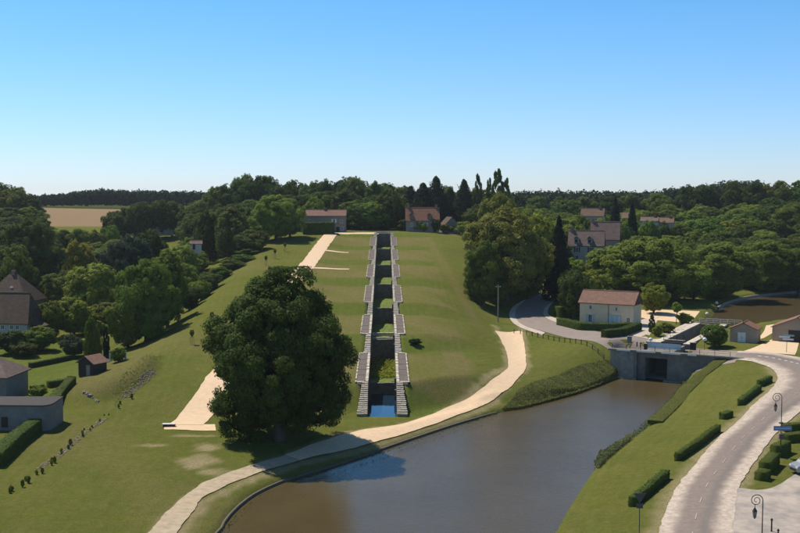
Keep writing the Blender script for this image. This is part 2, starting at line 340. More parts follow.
def resample(line, n):
    P = np.array(line, float); s = np.r_[0, np.cumsum(np.hypot(*np.diff(P, axis=0).T))]; t = np.linspace(0, s[-1], n)
    return np.c_[np.interp(t, s, P[:, 0]), np.interp(t, s, P[:, 1])]
def smooth_line(P, k=2):
    P = np.array(P, float)
    for _ in range(k):
        Q = [P[0]]
        for a, b in zip(P[:-1], P[1:]): Q += [a * .75 + b * .25, a * .25 + b * .75]
        Q.append(P[-1]); P = np.array(Q)
    return P
def strip(name, left, right, m, lift, nx=8, step=.8, zf=h0, rough=0, cross=False):
    Lp, Rp = smooth_line(left), smooth_line(right)
    L = max(np.hypot(*np.diff(Lp, axis=0).T).sum(), np.hypot(*np.diff(Rp, axis=0).T).sum()); n = int(L / step) + 2
    a, b = resample(Lp, n), resample(Rp, n)
    if rough:
        for q, s in ((a, 1), (b, 2)):
            q += np.convolve(RNG.normal(0, rough * 2, n), np.ones(4) / 4, 'same')[:, None] * (b - a) / np.maximum(np.hypot(*(b - a).T), .1)[:, None]
    t = np.linspace(0, 1, nx)[None, :, None]; G = a[:, None] * (1 - t) + b[:, None] * t
    Z = zf(G[..., 0], G[..., 1]) + lift; V = np.c_[G.reshape(-1, 2), Z.ravel()]
    i = np.arange(n - 1)[:, None] * nx + np.arange(nx - 1)[None]; Q = np.stack([i, i + nx, i + nx + 1, i + 1], -1).reshape(-1, 4)
    me = np_mesh(name, V, Q, m, True, [('cross', 'POINT', np.broadcast_to(t[..., 0], Z.shape).ravel())] if cross else None)
    if np.cross(b[0] - a[0], a[1] - a[0]) < 0: pass
    me2 = bmesh.new(); me2.from_mesh(me); bmesh.ops.recalc_face_normals(me2, faces=me2.faces)
    if sum(f.normal.z for f in me2.faces) < 0: bmesh.ops.reverse_faces(me2, faces=me2.faces)
    me2.to_mesh(me); me2.free()
    return link(name, me)
def PX(pts, z=None):
    out = []
    for p in pts:
        if z is not None: out.append(at(p[0], p[1], z))
        elif len(p) > 2: out.append(at(*p))
        else: out.append(np.array(gp(*p)[:2]))
    return out

# ------------------------------------------------------------------ ground
def edge_px(L): return [at(*p) for p in L]
ML_ = [(771,367,5.8),(779,375,5.5),(774,386,5.1),(755,403,4.6),(730,425,4.1),(705,449,3.6),(684,474,3.2),(668,500,3.0),(656,535,2.7)]
MR_ = [(812,404,4.8),(781,426,4.2),(764,448,3.8),(748,470,3.4),(738,490,3.2)]
PL_ = [(495,331.5,4.9),(504,345,4.2),(508.5,371,2.8),(482,390.5,1.8),(450,407.5,1.2),(400,425.5,1.1),(342,436,1.1),(285,456,1.1),(225,474.5,1.4),(182,500,1.5),(146,536,1.6)]
PR_ = [(522,331,5),(527,371,2.7),(495,400,1.5),(450,419,1.1),(400,436,1.1),(345,451,1.1),(300,461.5,1.1),(250,477,1.2),(203,499,1.3),(175,537,1.4)]
xs = np.unique(np.round(np.r_[np.arange(-76, 76.1, .8), np.arange(76, 170, 2.), -np.arange(76, 170, 2.), np.geomspace(170, 2600, 46), -np.geomspace(170, 2600, 46)], 3))
ys = np.unique(np.round(np.r_[np.linspace(-40, 94, 20), np.arange(95, 255, .8), np.arange(255, 425, 1.3), np.geomspace(425, 4200, 90)], 3))
GX, GY = np.meshgrid(xs, ys); GZ = h1(GX, GY)
GZ += (RNG.normal(0, .012, GZ.shape)) * (GY < 420)
nx = len(xs); i = np.arange(len(ys) - 1)[:, None] * nx + np.arange(nx - 1)[None]
Q = np.stack([i, i + 1, i + nx + 1, i + nx], -1).reshape(-1, 4)
U = lat(GX, GY)
def wob(x, y, s, p): return np.sin(x * s + p) * np.cos(y * s * .83 + 2 * p) + .5 * np.sin(x * s * 2.3 + y * s * 1.7 + p)
dry = np.zeros_like(GX); lush = np.zeros_like(GX)
for k in range(6):
    fl = sstep(KD[k] - 1, KD[k] + 2, GY) * (1 - sstep(KF[k] - 1.5, KF[k] + 1, GY)); gap = sstep(KF[k] - .5, KF[k] + 2, GY) * (1 - sstep(KD[k + 1] - 2, KD[k + 1] + .5, GY))
    wr = (1 - sstep(14, 19, U + 1.5 * wob(GX, GY, .25, k))) * sstep(-24, -20, U)
    dry = np.maximum(dry, fl * wr * (.85 + .45 * wob(GX, GY, .2, k + 1))); lush = np.maximum(lush, gap * wr * np.clip(.65 + .4 * wob(GX, GY, .17, k + 3.), .15, 1))
lush = np.maximum(lush, sstep(170, 176, GY) * (1 - sstep(180, 183, GY)) * sstep(3.5, 5, U) * (1 - sstep(14, 18, U)))
e = np.hypot((U - 14.5) / 3.5, (GY - 203) / 13); dry = np.maximum(dry, 1.0 * (1 - sstep(.7, 1.15, e)))
dry = np.maximum(dry, .75 * (1 - sstep(.5, 2.2, np.abs(U - 20 + (GY - 300) * .05))) * sstep(230, 260, GY) * (1 - sstep(370, 390, GY)))
# dry top strip towards the barn and bare patches near the ramp
c0 = gp(455, 234); dry = np.maximum(dry, 1.2 * (1 - sstep(.6, 1.2, np.hypot((GX - c0[0]) / 13, (GY - c0[1]) / 9))))
dry = np.maximum(dry, .8 * (1 - sstep(.85, 1.1, np.hypot((GX - MOUND[0]) / 7., (GY - MOUND[1]) / 15))))
gpoly = [at(*p) for p in [(-20,425,2),(40,412,2),(82,380,2.4),(108,350,3),(100,330,3.2),(20,345,3),(-20,350,3)]]; lush = np.maximum(lush, .9 * (1 - sstep(-2, 1, sdist(gpoly, GX, GY))))
dry = np.maximum(dry, .5 * sstep(.1, .8, wob(GX, GY, .11, 4.) * .6 + .2) * (U < -8) * (GY < 230) * (GX > -75))
dry = np.maximum(dry, .45 * sstep(.2, .9, wob(GX, GY, .07, 2.) * .6 + .2) * (U < -34) * (GY >= 230) * (GY < 390) * (U > -62))
mow = np.where(GX > 15, sdist(canal, GX, GY), np.where(U < -36, GX + .12 * GY, U))
bare = np.zeros_like(GX)
for px, py, rx, ry in [(198,462,3.0,4.5),(207,448,2.2,3),(152,446,3.0,.9),(215,473,2.2,2.0),(192,436,4,.8),(235,250,2.5,1)]:
    q = gp(px, py); bare = np.maximum(bare, .95 * (1 - sstep(.3, 1.15, np.hypot((GX - q[0]) / rx, (GY - q[1]) / ry) + .25 * wob(GX, GY, 1.3, px))))
for ln_, wv_ in ((edge_px(ML_), 1.0), (edge_px(MR_), .8), (edge_px(PL_), .5), (edge_px(PR_), .5)):
    bare = np.maximum(bare, .75 * (1 - sstep(.2, 1.6 * wv_ + .5, ldist(ln_, GX, GY) + .35 * wob(GX, GY, .8, 2.))))
field = sstep(545, 552, GY) * (1 - sstep(792, 800, GY)) * (GX < -70) * (GX > -420)
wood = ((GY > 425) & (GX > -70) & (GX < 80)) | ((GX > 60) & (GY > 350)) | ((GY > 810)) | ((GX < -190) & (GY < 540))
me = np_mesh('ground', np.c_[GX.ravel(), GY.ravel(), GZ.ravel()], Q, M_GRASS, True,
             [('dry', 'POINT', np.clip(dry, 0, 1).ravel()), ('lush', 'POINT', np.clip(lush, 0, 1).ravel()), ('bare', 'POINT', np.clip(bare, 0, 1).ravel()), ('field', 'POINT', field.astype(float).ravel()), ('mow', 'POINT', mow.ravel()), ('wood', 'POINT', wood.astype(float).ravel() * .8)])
tag(link('ground', me), kind='structure')

def sheet(name, poly, z, m):
    me = bpy.data.meshes.new(name); me.from_pydata([(p[0], p[1], z) for p in poly], [], [tuple(range(len(poly)))]); me.materials.append(m)
    b = bmesh.new(); b.from_mesh(me); bmesh.ops.triangulate(b, faces=b.faces); bmesh.ops.recalc_face_normals(b, faces=b.faces)
    if sum(f.normal.z for f in b.faces) < 0: bmesh.ops.reverse_faces(b, faces=b.faces)
    b.to_mesh(me); b.free(); return tag(link(name, me), kind='structure')
def grow(poly, d):
    P = np.array(poly); n = len(P); ar = sum(P[i][0] * P[(i + 1) % n][1] - P[(i + 1) % n][0] * P[i][1] for i in range(n)); s = 1 if ar > 0 else -1; out = []
    for i in range(n):
        t = P[(i + 1) % n] - P[i - 1]; t = t / np.hypot(*t); out.append(P[i] + s * d * np.array([t[1], -t[0]]))
    return out
sheet('canal_water', grow(canal, 1.2), 0.0, M_WATER)
sheet('lock_water', [lk(-2.9, 1.6), lk(2.9, 1.6), lk(2.9, 52), lk(-2.9, 52)], 0.05, M_WATER)
sheet('basin_water', grow(basin, .9), 4.7, M_BASIN)

# ------------------------------------------------------------------ paths and roads
def S(o): return tag(o, kind='structure')
P1L = [(495,331.5),(504,345),(508,358),(508.5,371),(482,390.5),(467,400),(450,407.5),(425,417.5),(400,425.5),(366,430),(342,436),(315,444),(285,456)]
P1R = [(522,331),(524.5,346),(526,358),(527,371),(510,390),(495,400),(475,409.5),(450,419),(425,428),(400,436),(370,445),(345,451),(320,456.3),(300,461.5)]
S(strip('sand_path', PX(P1L), PX(P1R), M_SAND, .12, 8, .8, h0, .06))
P2L = [(285,456),(255,465.5),(225,474.5),(200,485.5),(182,500),(162,518),(146,536)]
P2R = [(300,461.5),(275,468.5),(250,477),(225,486.5),(203,499),(190,515),(175,537)]
S(strip('worn_path', PX(P2L), PX(P2R), M_SANDOLD, .1, 8, .7, h0, .09))
RL = [(-36.2,162.5),(-35.4,172),(-34.6,190),(-33.0,230),(-31.4,280),(-29.8,330),(-28.4,380),(-27.9,392)]
RR = [(-30.8,162.5),(-30.2,172),(-29.4,190),(-27.9,230),(-26.4,280),(-24.9,330),(-23.6,380),(-23.2,392)]
S(strip('sand_ramp', RL, RR, M_SAND, .09, 7, .8, h0, .08))
S(strip('sand_path', PX([(164,424.5),(215,424.5)]), PX([(164,430),(216,431)]), M_SAND, .06, 5, .8, h0, .1))
S(strip('sand_path', [(-28.5,390),(-20,391),(-8,391)], [(-28.5,394),(-20,396),(-8,396)], M_SAND, .06, 5, .8, h0, .15))
for a, b, y in [(-24.5,-17,345),(-26.5,-15,308),(-27.5,-24,272)]:
    S(strip('sand_path', [(a, y), (b, y + .3)], [(a, y + 2.6), (b, y + 2.2)], M_SAND, .06, 5, .8, h0, .1))
# upper road: comes out of the wood, bends and crosses the bridge to the junction
UL = [(560,288,9.6),(545,294,8.8),(528,302,7.6),(517,310,6.6),(514,317,6.3),(522,325,6.0),(545,332,6.0),(575,338.5,6.0),(610,345.5,6.0),(650,351,6.0),(700,356,6.0),(735,359.5,6.0)]
UR = [(572,289,9.4),(562,294.5,8.6),(552,302,7.6),(545,309,6.6),(543,316,6.2),(552,321,6.0),(570,327,6.0),(590,331.5,6.0),(625,337,6.0),(665,341.5,6.0),(712,347,6.0),(745,351,6.0)]
S(strip('asphalt_road', PX(UL), PX(UR), M_ASPH, .07, 10, .8))
S(strip('pavement', PX([(551,302.5,7.6),(544.5,309,6.6),(542.5,316,6.2),(551,321.2,6.0),(569,327.2,6.0),(590,331.8,6.0)]), PX([(556,300,7.8),(549,308,6.7),(547,315,6.3),(556,319,6.0),(573,325,6.0),(592,330,6.0)]), M_SHOUL, .14, 4))
S(strip('pavement', PX([(523,304,7.4),(511,311,6.6),(508,317.5,6.3),(517,326.5,6.0),(542,334,6.0)]), PX([(527,302.5,7.6),(517,310.5,6.6),(514.2,317.2,6.3),(522,325.3,6.0),(545,332.3,6.0)]), M_SHOUL, .1, 4))
# forecourt by the working lock
S(strip('forecourt', PX([(592,331,6),(625,336.5,6),(648,339.5,6)]), PX([(612,327,6),(640,320,6),(661,312,6)]), M_SHOUL, .05, 8))
S(strip('forecourt', PX([(634,312,6.2),(640,318,6),(690,322,6)]), PX([(640,310,6.3),(660,310.5,6),(700,311,6)]), M_SAND, .06, 8))
# junction and the road along the canal
ML = [(733,357.5,6.0),(755,361.5,6.0),(771,367,5.8),(779,375,5.5),(774,386,5.1),(755,403,4.6),(730,425,4.1),(705,449,3.6),(684,474,3.2),(668,500,3.0),(656,535,2.7),(652,560,2.6)]
MR = [(738,350.5,6.0),(775,354,6.0),(830,361,6.0),(860,372,5.9),(850,388,5.4),(812,404,4.8),(781,426,4.2),(764,448,3.8),(748,470,3.4),(738,490,3.2),(732,535,2.8),(730,560,2.6)]
S(strip('asphalt_road', PX(ML), PX(MR), M_ROAD, .09, 26, .5, h0, .1, True))
def edge_pts(Lp, Rp, t): return [a * (1 - t) + b * t for a, b in zip(Lp, Rp)]
a_, b_ = PX(ML), PX(MR)
S(strip('car_park', PX([(735,488,3.2),(770,492,3.2),(800,470,3.4),(850,450,3.8)]), PX([(728,560,2.6),(790,560,2.6),(840,560,2.6),(900,560,2.6)]), mat('car_park_gravel', (.42, .345, .285), .95, (.35, 1.0, (.22, .195, .18)), .15), .07, 14))
S(strip('garage_drive', PX([(737,352.5,6),(752,349,6),(768,341.5,6),(775,338,6),(782,330,6)]), PX([(795,355,6),(797,351,6),(798,346.5,6),(800,340,6),(800,334,6)]), M_SAND, .085, 8))
S(strip('garage_drive', PX([(757,340,6),(764,331,6),(766,325,5.7)]), PX([(764,338,6),(778,329,6),(778,323,5.7)]), M_SAND, .05, 5))
mk = MB()
def dash(p, q, wd, m_=mk, lift=.1):
    p, q = np.array(p), np.array(q); t = (q - p) / np.hypot(*(q - p)); nrm = np.array([-t[1], t[0]]) * wd / 2
    V = [p - nrm, q - nrm, q + nrm, p + nrm]; m_.add([(v[0], v[1], gz(v[0], v[1]) + lift) for v in V], [(0, 1, 2, 3)])
roadm = thing('road_marking', 'broken white line painted across the mouth of the road junction', 'road marking')
jl = resample(smooth_line(PX([(758,357.5,6),(775,359.5,6),(800,364,6),(830,371,5.9)])), 25)
for k in range(0, 24, 2):
    q = MB(); dash(jl[k], jl[k + 1], .35, q, .13); q.build('dash', M_WHITE, roadm)
cl = resample(smooth_line(edge_pts(a_, b_, .47)[4:]), 44)
roadn = thing('road_marking', 'worn white dashes down the middle of the road beside the canal', 'road marking')
for k in range(0, 43, 3):
    q = MB(); dash(cl[k], cl[k + 1], .13, q, .13); q.build('dash', mat('worn_paint', (.4, .33, .28), .9, (2, .6)), roadn)

# canal edging: dark stone lip along the near bank
def edging(name, line, off, wd, z0, m, top=None):
    P = resample(smooth_line(line, 1), 120); t = np.gradient(P, axis=0); t /= np.hypot(*t.T)[:, None]; n = np.c_[-t[:, 1], t[:, 0]]
    A_, B_ = P + n * off, P + n * (off + wd); ztop = h0(B_[:, 0], B_[:, 1]) + .04 if top is None else np.full(len(P), top)
    V = np.r_[np.c_[A_, np.full(120, z0)], np.c_[A_, ztop], np.c_[B_, ztop], np.c_[B_, np.full(120, z0)]]; Q = []
    for k in range(119):
        for r in range(3): Q.append((r * 120 + k, r * 120 + k + 1, (r + 1) * 120 + k + 1, (r + 1) * 120 + k))
    me = np_mesh(name, V, Q, m); b = bmesh.new(); b.from_mesh(me); bmesh.ops.recalc_face_normals(b, faces=b.faces); b.to_mesh(me); b.free()
    return S(link(name, me))
edging('canal_kerb', [np.array([-22.3, 105.])] + SL[:12], .1, .3, -1.5, mat('wet_kerb', (.12, .1, .065), .8, (1.5, .6), .2), .3)
edging('basin_kerb', [at(a, b, 4.7) for a, b in [(718,309),(728,303),(745,298.5),(770,295),(800,292.5),(900,288)]], -.2, .5, 3.4, M_CONC, 5.35)

# ------------------------------------------------------------------ the old lock staircase
HW = 2.55; OUT = 4.75; MIDW = 3.5
ordn = ['lowest', 'second', 'third', 'fourth', 'fifth', 'sixth', 'topmost']
CR = [196, 225, 259, 291, 325, 360, 392]; CRZ = [2.7, 7.0, 10.1, 13.3, 16.4, 19.6, 23.9]
FLZ = [2.0, 6.1, 9.2, 12.4, 15.4, 18.5]
labels = ['lowest lock chamber of the stone staircase, holding a square pool of blue water', 'second chamber up the stone lock staircase with tall lit weeds on its floor',
    'third chamber up the stone lock staircase, shaded and crossed by two stone beams', 'fourth chamber up the stone lock staircase, with a bright green floor', 'fifth chamber up the stone lock staircase, narrow green floor in shade',
    'sixth chamber up the stone lock staircase, second from the top', 'topmost chamber of the stone lock staircase under the closing head wall']
def ax(u, y): return (AX0 + AXS * (y - 190) + u, y)
slab_me = {}
for k in range(7):
    y0 = 173.6 if k == 0 else KD[k - 1]; y1 = KD[k]
    T = thing('lock_chamber', labels[k], 'canal lock', (*ax(0, y0), 0), 0, 'chambers of the old lock staircase')
    OX, OY = T.location.x, T.location.y
    rel = lambda u, y: (ax(u, y)[0] - OX, y - OY)
    fz = -.8 if k == 0 else FLZ[k - 1]
    ztop0 = 1.4 if k == 0 else KZ[k - 1]
    yb0, yb1, zb1 = (y0, y0, ztop0) if k == 0 else (KD[k - 1], KF[k - 1], KR[k - 1])
    for s in (-1, 1):
        wl = MB(); cp = MB()
        if k:
            pts = [rel(s * HW, yb0), rel(s * OUT, yb0), rel(s * OUT, yb1), rel(s * HW, yb1)]
            wl.prism(pts, fz - 1.6, [ztop0 - .12, ztop0 - .12, zb1 - .12, zb1 - .12])
            n = 5; sl_ = None
            for j in range(n):
                a, b = yb0 + 1.0 + (yb1 - yb0 - 2.0) * j / n, yb0 + 1.0 + (yb1 - yb0 - 2.0) * (j + 1) / n - .22
                zz = lambda y: ztop0 + (zb1 - ztop0) * (y - yb0) / (yb1 - yb0)
                q = MB(); pp = [rel(s * (HW + .5), a), rel(s * (OUT - .26), a), rel(s * (OUT - .26), b), rel(s * (HW + .5), b)]
                q.prism(pp, zz(a) - .3, [zz(a) - .07 + random.uniform(-.02, .02)] * 2 + [zz(b) - .07] * 2)
                q.build('paving_slab', M_SLAB, T)
            # coping stones round the platform
            m_ = 22
            for j in range(m_):
                a, b = yb0 + (yb1 - yb0) * j / m_, yb0 + (yb1 - yb0) * (j + .93) / m_; zz = ztop0 + (zb1 - ztop0) * (j + .5) / m_ + random.uniform(-.04, .07)
                w1 = random.uniform(.36, .46)
                cp.prism([rel(s * (HW - .06 - random.uniform(0, .05)), a), rel(s * (HW + w1), a), rel(s * (HW + w1), b), rel(s * (HW - .06), b)], zz - .42, zz + .03)
                if random.random() < .93: cp.prism([rel(s * (OUT - .2), a), rel(s * OUT, a), rel(s * (OUT + .03), b), rel(s * (OUT - .2), b)], zz - .5, zz + random.uniform(-.03, .05))
            for yy, z_ in ((yb0 - .25, ztop0), (yb1 - .55, zb1)):
                cp.prism([rel(s * (HW + .6), yy), rel(s * (OUT - .3), yy), rel(s * (OUT - .3), yy + .75), rel(s * (HW + .6), yy + .75)], z_ - .5, z_ + .02)
        # stepped stretch up to the next platform
        n = 11 if k else 16; z1 = KZ[k]; ya = yb1
        for j in range(n):
            a, b = ya + (y1 - ya) * j / n, ya + (y1 - ya) * (j + 1) / n; z = zb1 + (z1 - zb1) * (j + .6) / n
            wo = MIDW + random.uniform(-.05, .1) + .3 * (1 - j / n)
            if k == 0: wo += .5 * (1 - j / n)
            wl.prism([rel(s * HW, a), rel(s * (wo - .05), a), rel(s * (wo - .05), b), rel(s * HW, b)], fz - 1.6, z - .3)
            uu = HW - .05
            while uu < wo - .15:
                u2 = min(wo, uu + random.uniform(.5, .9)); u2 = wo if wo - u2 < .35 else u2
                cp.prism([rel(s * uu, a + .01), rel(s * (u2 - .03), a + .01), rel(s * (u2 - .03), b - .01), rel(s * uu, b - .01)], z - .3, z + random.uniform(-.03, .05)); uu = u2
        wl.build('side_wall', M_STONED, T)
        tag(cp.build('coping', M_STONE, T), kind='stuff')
        if k < 6:      # gate recess: notched dark posts at the fall
            for yy, z_ in ((CR[k] - 1.2, CRZ[k] + 1.0), (CR[k] - 5.4, CRZ[k] - .4)):
                x_, y_ = rel(s * (HW - .1), yy); g_ = MB(); g_.box((x_, y_, z_ - 1.5), (.5, .55, 3.2)); g_.build('gate_quoin', M_STONED, T)
    # fall wall at the upper end of this chamber, floor and crest stones
    fw = MB(); x_, y_ = rel(0, CR[k] + .7); zc = CRZ[k]
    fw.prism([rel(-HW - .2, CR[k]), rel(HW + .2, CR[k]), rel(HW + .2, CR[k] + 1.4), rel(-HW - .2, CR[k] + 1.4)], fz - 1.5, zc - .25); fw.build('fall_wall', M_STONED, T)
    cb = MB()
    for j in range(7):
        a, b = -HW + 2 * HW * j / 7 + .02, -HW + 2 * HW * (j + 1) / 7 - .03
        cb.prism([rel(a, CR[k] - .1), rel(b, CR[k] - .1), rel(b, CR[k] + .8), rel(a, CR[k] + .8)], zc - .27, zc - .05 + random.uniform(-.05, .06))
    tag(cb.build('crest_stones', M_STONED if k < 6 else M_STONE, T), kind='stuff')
    if k:
        fm_ = bpy.data.meshes.new('chamber_floor'); n = 24; V = []; Fc = []
        ya, yb = CR[k - 1] + .8, CR[k]
        for j in range(n + 1):
            for i_ in range(8):
                p = rel(-HW - .1 + (2 * HW + .2) * i_ / 7, ya + (yb - ya) * j / n); V.append((*p, fz + .15 + random.uniform(-.12, .18) + (.5 * math.exp(-j / 2.) if k < 6 else 0)))
        for j in range(n):
            for i_ in range(7): q = j * 8 + i_; Fc.append((q, q + 1, q + 9, q + 8))
        fm_.from_pydata(V, [], Fc); fm_.materials.append(mat('chamber_weeds', (.12, .17, .022), .95, (.8, .8, (.085, .09, .02)), .6)); fm_.update(); link('chamber_floor', fm_, T)
        if k == 2:
            for yy in (CR[1] + 2.0, CR[1] + 9.5):
                q = MB(); q.prism([rel(-HW, yy), rel(HW, yy), rel(HW, yy + .5), rel(-HW, yy + .5)], fz + .3, fz + 1.0); q.build('stone_beam', M_STONE, T)
    else:
        q = MB(); q.prism([rel(-HW - .15, y0 - .4), rel(HW + .15, y0 - .4), rel(HW + .15, y0 + .5), rel(-HW - .15, y0 + .5)], -1.6, .62); q.build('front_sill', M_STONED, T)
        me = bpy.data.meshes.new('water'); me.from_pydata([(*rel(-HW - .1, y0 + .3), .5), (*rel(HW + .1, y0 + .3), .5), (*rel(HW + .1, CR[0] + .1), .5), (*rel(-HW - .1, CR[0] + .1), .5)], [], [(0, 1, 2, 3)]); me.materials.append(M_POOL); link('water', me, T)
    if k == 6:
        q = MB(); q.prism([rel(-HW - .3, 393.2), rel(HW + .3, 393.2), rel(HW + .3, 394.4), rel(-HW - .3, 394.4)], 17, 24.35); q.build('head_wall', M_CONC, T)

# ------------------------------------------------------------------ plants
def leaf_cloud(P, Nn, size, rng, stretch=1.0):
    n = len(P); Nn = Nn / np.maximum(np.linalg.norm(Nn, axis=1), 1e-6)[:, None]
    a = rng.normal(size=(n, 3)); e1 = np.cross(Nn, a); e1 /= np.maximum(np.linalg.norm(e1, axis=1), 1e-6)[:, None]; e2 = np.cross(Nn, e1)
    s = (size * rng.uniform(.6, 1.4, n))[:, None] if np.ndim(size) == 0 else (size * rng.uniform(.6, 1.4, n))[:, None]
    v = np.stack([P + e1 * s * .5 * stretch, P + e2 * s * rng.uniform(.3, .6, (n, 1)), P - e1 * s * .5 * stretch, P - e2 * s * rng.uniform(.3, .6, (n, 1))], 1).reshape(-1, 3)
    return v, np.arange(4 * n).reshape(n, 4)
def crown(name, seed, n, leaf, shape='round', lobes=16):
    """unit crown: radius .5, height 1; big boughs carry small clumps and the clumps carry the leaves"""
    r = np.random.default_rng(seed); C = []; Rr = []
    if shape in ('round', 'wide', 'tall', 'willow', 'skirt'):
        top = {'round': .12, 'wide': .0, 'tall': .3, 'willow': .1, 'skirt': .34}[shape]
        for k in range(lobes):
            g = (k + .5) / lobes; zz = 1 - 1.95 * g; th = k * 2.39996 + r.uniform(-.6, .6); rr = math.sqrt(max(0, 1 - zz * zz))
            if shape in ('skirt', 'tall') and zz < 0: rr = min(1, rr + .35 * min(1, -zz * 2))
            taper = (1 - top * max(zz, 0)) * r.uniform(.72, 1.08); C.append((math.cos(th) * rr * .31 * taper, math.sin(th) * rr * .31 * taper, .5 + zz * .36 * r.uniform(.82, 1.06))); Rr.append(r.uniform(.14, .215))
        C.append((0, 0, .5)); Rr.append(.3); C.append((0, 0, .3)); Rr.append(.26)
    elif shape == 'column':
        for k in range(lobes):
            zz = (k + .5) / lobes; th = k * 2.4; rad = .30 * math.sin(math.pi * min(1, (zz * .92 + .06))) ** .6
            C.append((math.cos(th) * rad * .75, math.sin(th) * rad * .75, zz * .94 + .02)); Rr.append(r.uniform(.16, .22) * (1 - .55 * zz))
    elif shape == 'cone':
        for k in range(lobes):
            zz = (k + .3) / lobes; th = k * 2.39996; rad = .46 * (1 - zz) ** .9 * r.uniform(.75, 1.05)
            C.append((math.cos(th) * rad * .8, math.sin(th) * rad * .8, zz * .95 + .03)); Rr.append(.05 + .13 * (1 - zz))
    C = np.array(C); Rr = np.array(Rr); zs0 = np.array((1, 1, .85)); nb = len(C)
    if shape not in ('column', 'cone'):                    # clumps on the boughs
        S_, SR, SB = [], [], []
        for c, q in zip(C, Rr):
            m = int(26 * (q / .18) ** 2)
            for k in range(m):
                d = r.normal(size=3); d /= np.linalg.norm(d); S_.append(c + d * q * zs0 * r.uniform(.78, 1.02)); SR.append(q * r.uniform(.2, .38)); SB.append(r.uniform(.86, 1.12))
        S_, SR, SB = np.array(S_), np.array(SR), np.array(SB)
        dd = np.array([min((np.linalg.norm((p - c) / zs0) / q) for c, q in zip(C, Rr)) for p in S_]); keep = dd > .72   # clumps buried inside another bough carry no leaves
        C2, R2, lt = S_[keep], SR[keep], SB[keep]
    else: C2, R2, lt = C, Rr, r.uniform(.8, 1.15, nb)
    cen = np.array((0, 0, .45)); ctr = (cen if shape not in ('column', 'cone') else C2 * np.array((0, 0, 1)))
    wgt = R2 ** 2; idx = r.choice(len(C2), n, p=wgt / wgt.sum()); d = r.normal(size=(n, 3)); d /= np.linalg.norm(d, axis=1)[:, None]
    base = (C2 - ctr)[idx]; od = base / np.maximum(np.linalg.norm(base, axis=1)[:, None], .02); bad = (d * od).sum(1) < -.3; d[bad] *= -1
    z_s = np.array((1, 1, .75)) if shape != 'column' else np.array((.8, .8, .6))
    if shape == 'cone': z_s = np.array((1.25, 1.25, .45))
    P = C2[idx] + d * R2[idx][:, None] * z_s * (1 + r.normal(0, .16, n))[:, None]
    if shape == 'willow':
        low = P[:, 2] < .75; P[low, 2] -= r.uniform(0, .25, low.sum()) * (1 - P[low, 2])
    Nn = d + .5 * od + r.normal(0, .45, (n, 3)) + np.array((0, 0, .2)); sz = np.full(n, leaf); tint = lt[idx] * r.uniform(.75, 1.25, n)
    # heart leaves keep the crown from being hollow
    m = int(n * .06); bi = r.integers(0, nb, m); d3 = r.normal(size=(m, 3)); d3 /= np.linalg.norm(d3, axis=1)[:, None]
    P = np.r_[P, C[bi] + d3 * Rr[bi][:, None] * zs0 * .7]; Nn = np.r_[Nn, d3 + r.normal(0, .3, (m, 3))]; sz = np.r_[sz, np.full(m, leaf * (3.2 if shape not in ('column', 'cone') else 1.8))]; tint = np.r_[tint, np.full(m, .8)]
    P[:, 2] = np.clip(P[:, 2], .0, 1.02)
    V, Qd = leaf_cloud(P, Nn, sz, r, 1.35 if shape == 'willow' else 1.0)
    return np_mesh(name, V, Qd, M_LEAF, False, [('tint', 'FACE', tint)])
def trunk_mesh(seed, limbs=5):
    r = random.Random(seed); q = MB(); b = r.uniform(-.02, .02)
    q.tube([(0, 0, -.05), (0, 0, .02), (b, 0, .3), (b * 2, b, .62), (b, b * 2, .9)], [.052, .04, .03, .022, .006], 8)
    for k in range(limbs):
        th = k * 2.4 + r.uniform(-.4, .4); z = .3 + .45 * k / limbs; L = r.uniform(.16, .26)
        q.tube([(b, 0, z), (math.cos(th) * L * .5, math.sin(th) * L * .5, z + .1), (math.cos(th) * L, math.sin(th) * L, z + .26)], [.016, .011, .004], 6)
    me = bpy.data.meshes.new('trunk'); me.from_pydata(q.v, [], q.f); me.materials.append(M_BARK); me.polygons.foreach_set('use_smooth', [True] * len(me.polygons)); return me
CROWN = {'round': [crown('crown_round', 10 + k, 21000, .026, 'round', 13 + 2 * k) for k in range(4)],
         'wide': [crown('crown_wide', 30 + k, 21000, .026, 'wide', 14) for k in range(2)],
         'tall': [crown('crown_tall', 40 + k, 21000, .026, 'tall', 15) for k in range(2)],
         'willow': [crown('crown_willow', 50, 12000, .034, 'willow', 18)],
         'column': [crown('crown_column', 60 + k, 5000, .05, 'column', 22) for k in range(2)],
         'cone': [crown('crown_cone', 70 + k, 8000, .04, 'cone', 70) for k in range(2)],
         'hero': [crown('crown_hero', 84, 150000, .0122, 'skirt', 26)],
         'big': [crown('crown_big', 85 + k, 52000, .0175, 'skirt', 20) for k in range(2)],
         'bush': [crown('crown_bush', 95, 4500, .055, 'wide', 9)], 'ball': [crown('crown_ball', 97, 8000, .035, 'wide', 60)]}
TRUNK = [trunk_mesh(s) for s in range(3)]
G_DARK = (.088, .12, .023); G_MID = (.165, .21, .03); G_LITE = (.25, .29, .036); G_YEL = (.27, .26, .03); G_BLUE = (.06, .085, .045); G_OLIVE = (.18, .19, .038); G_PURP = (.07, .03, .026)
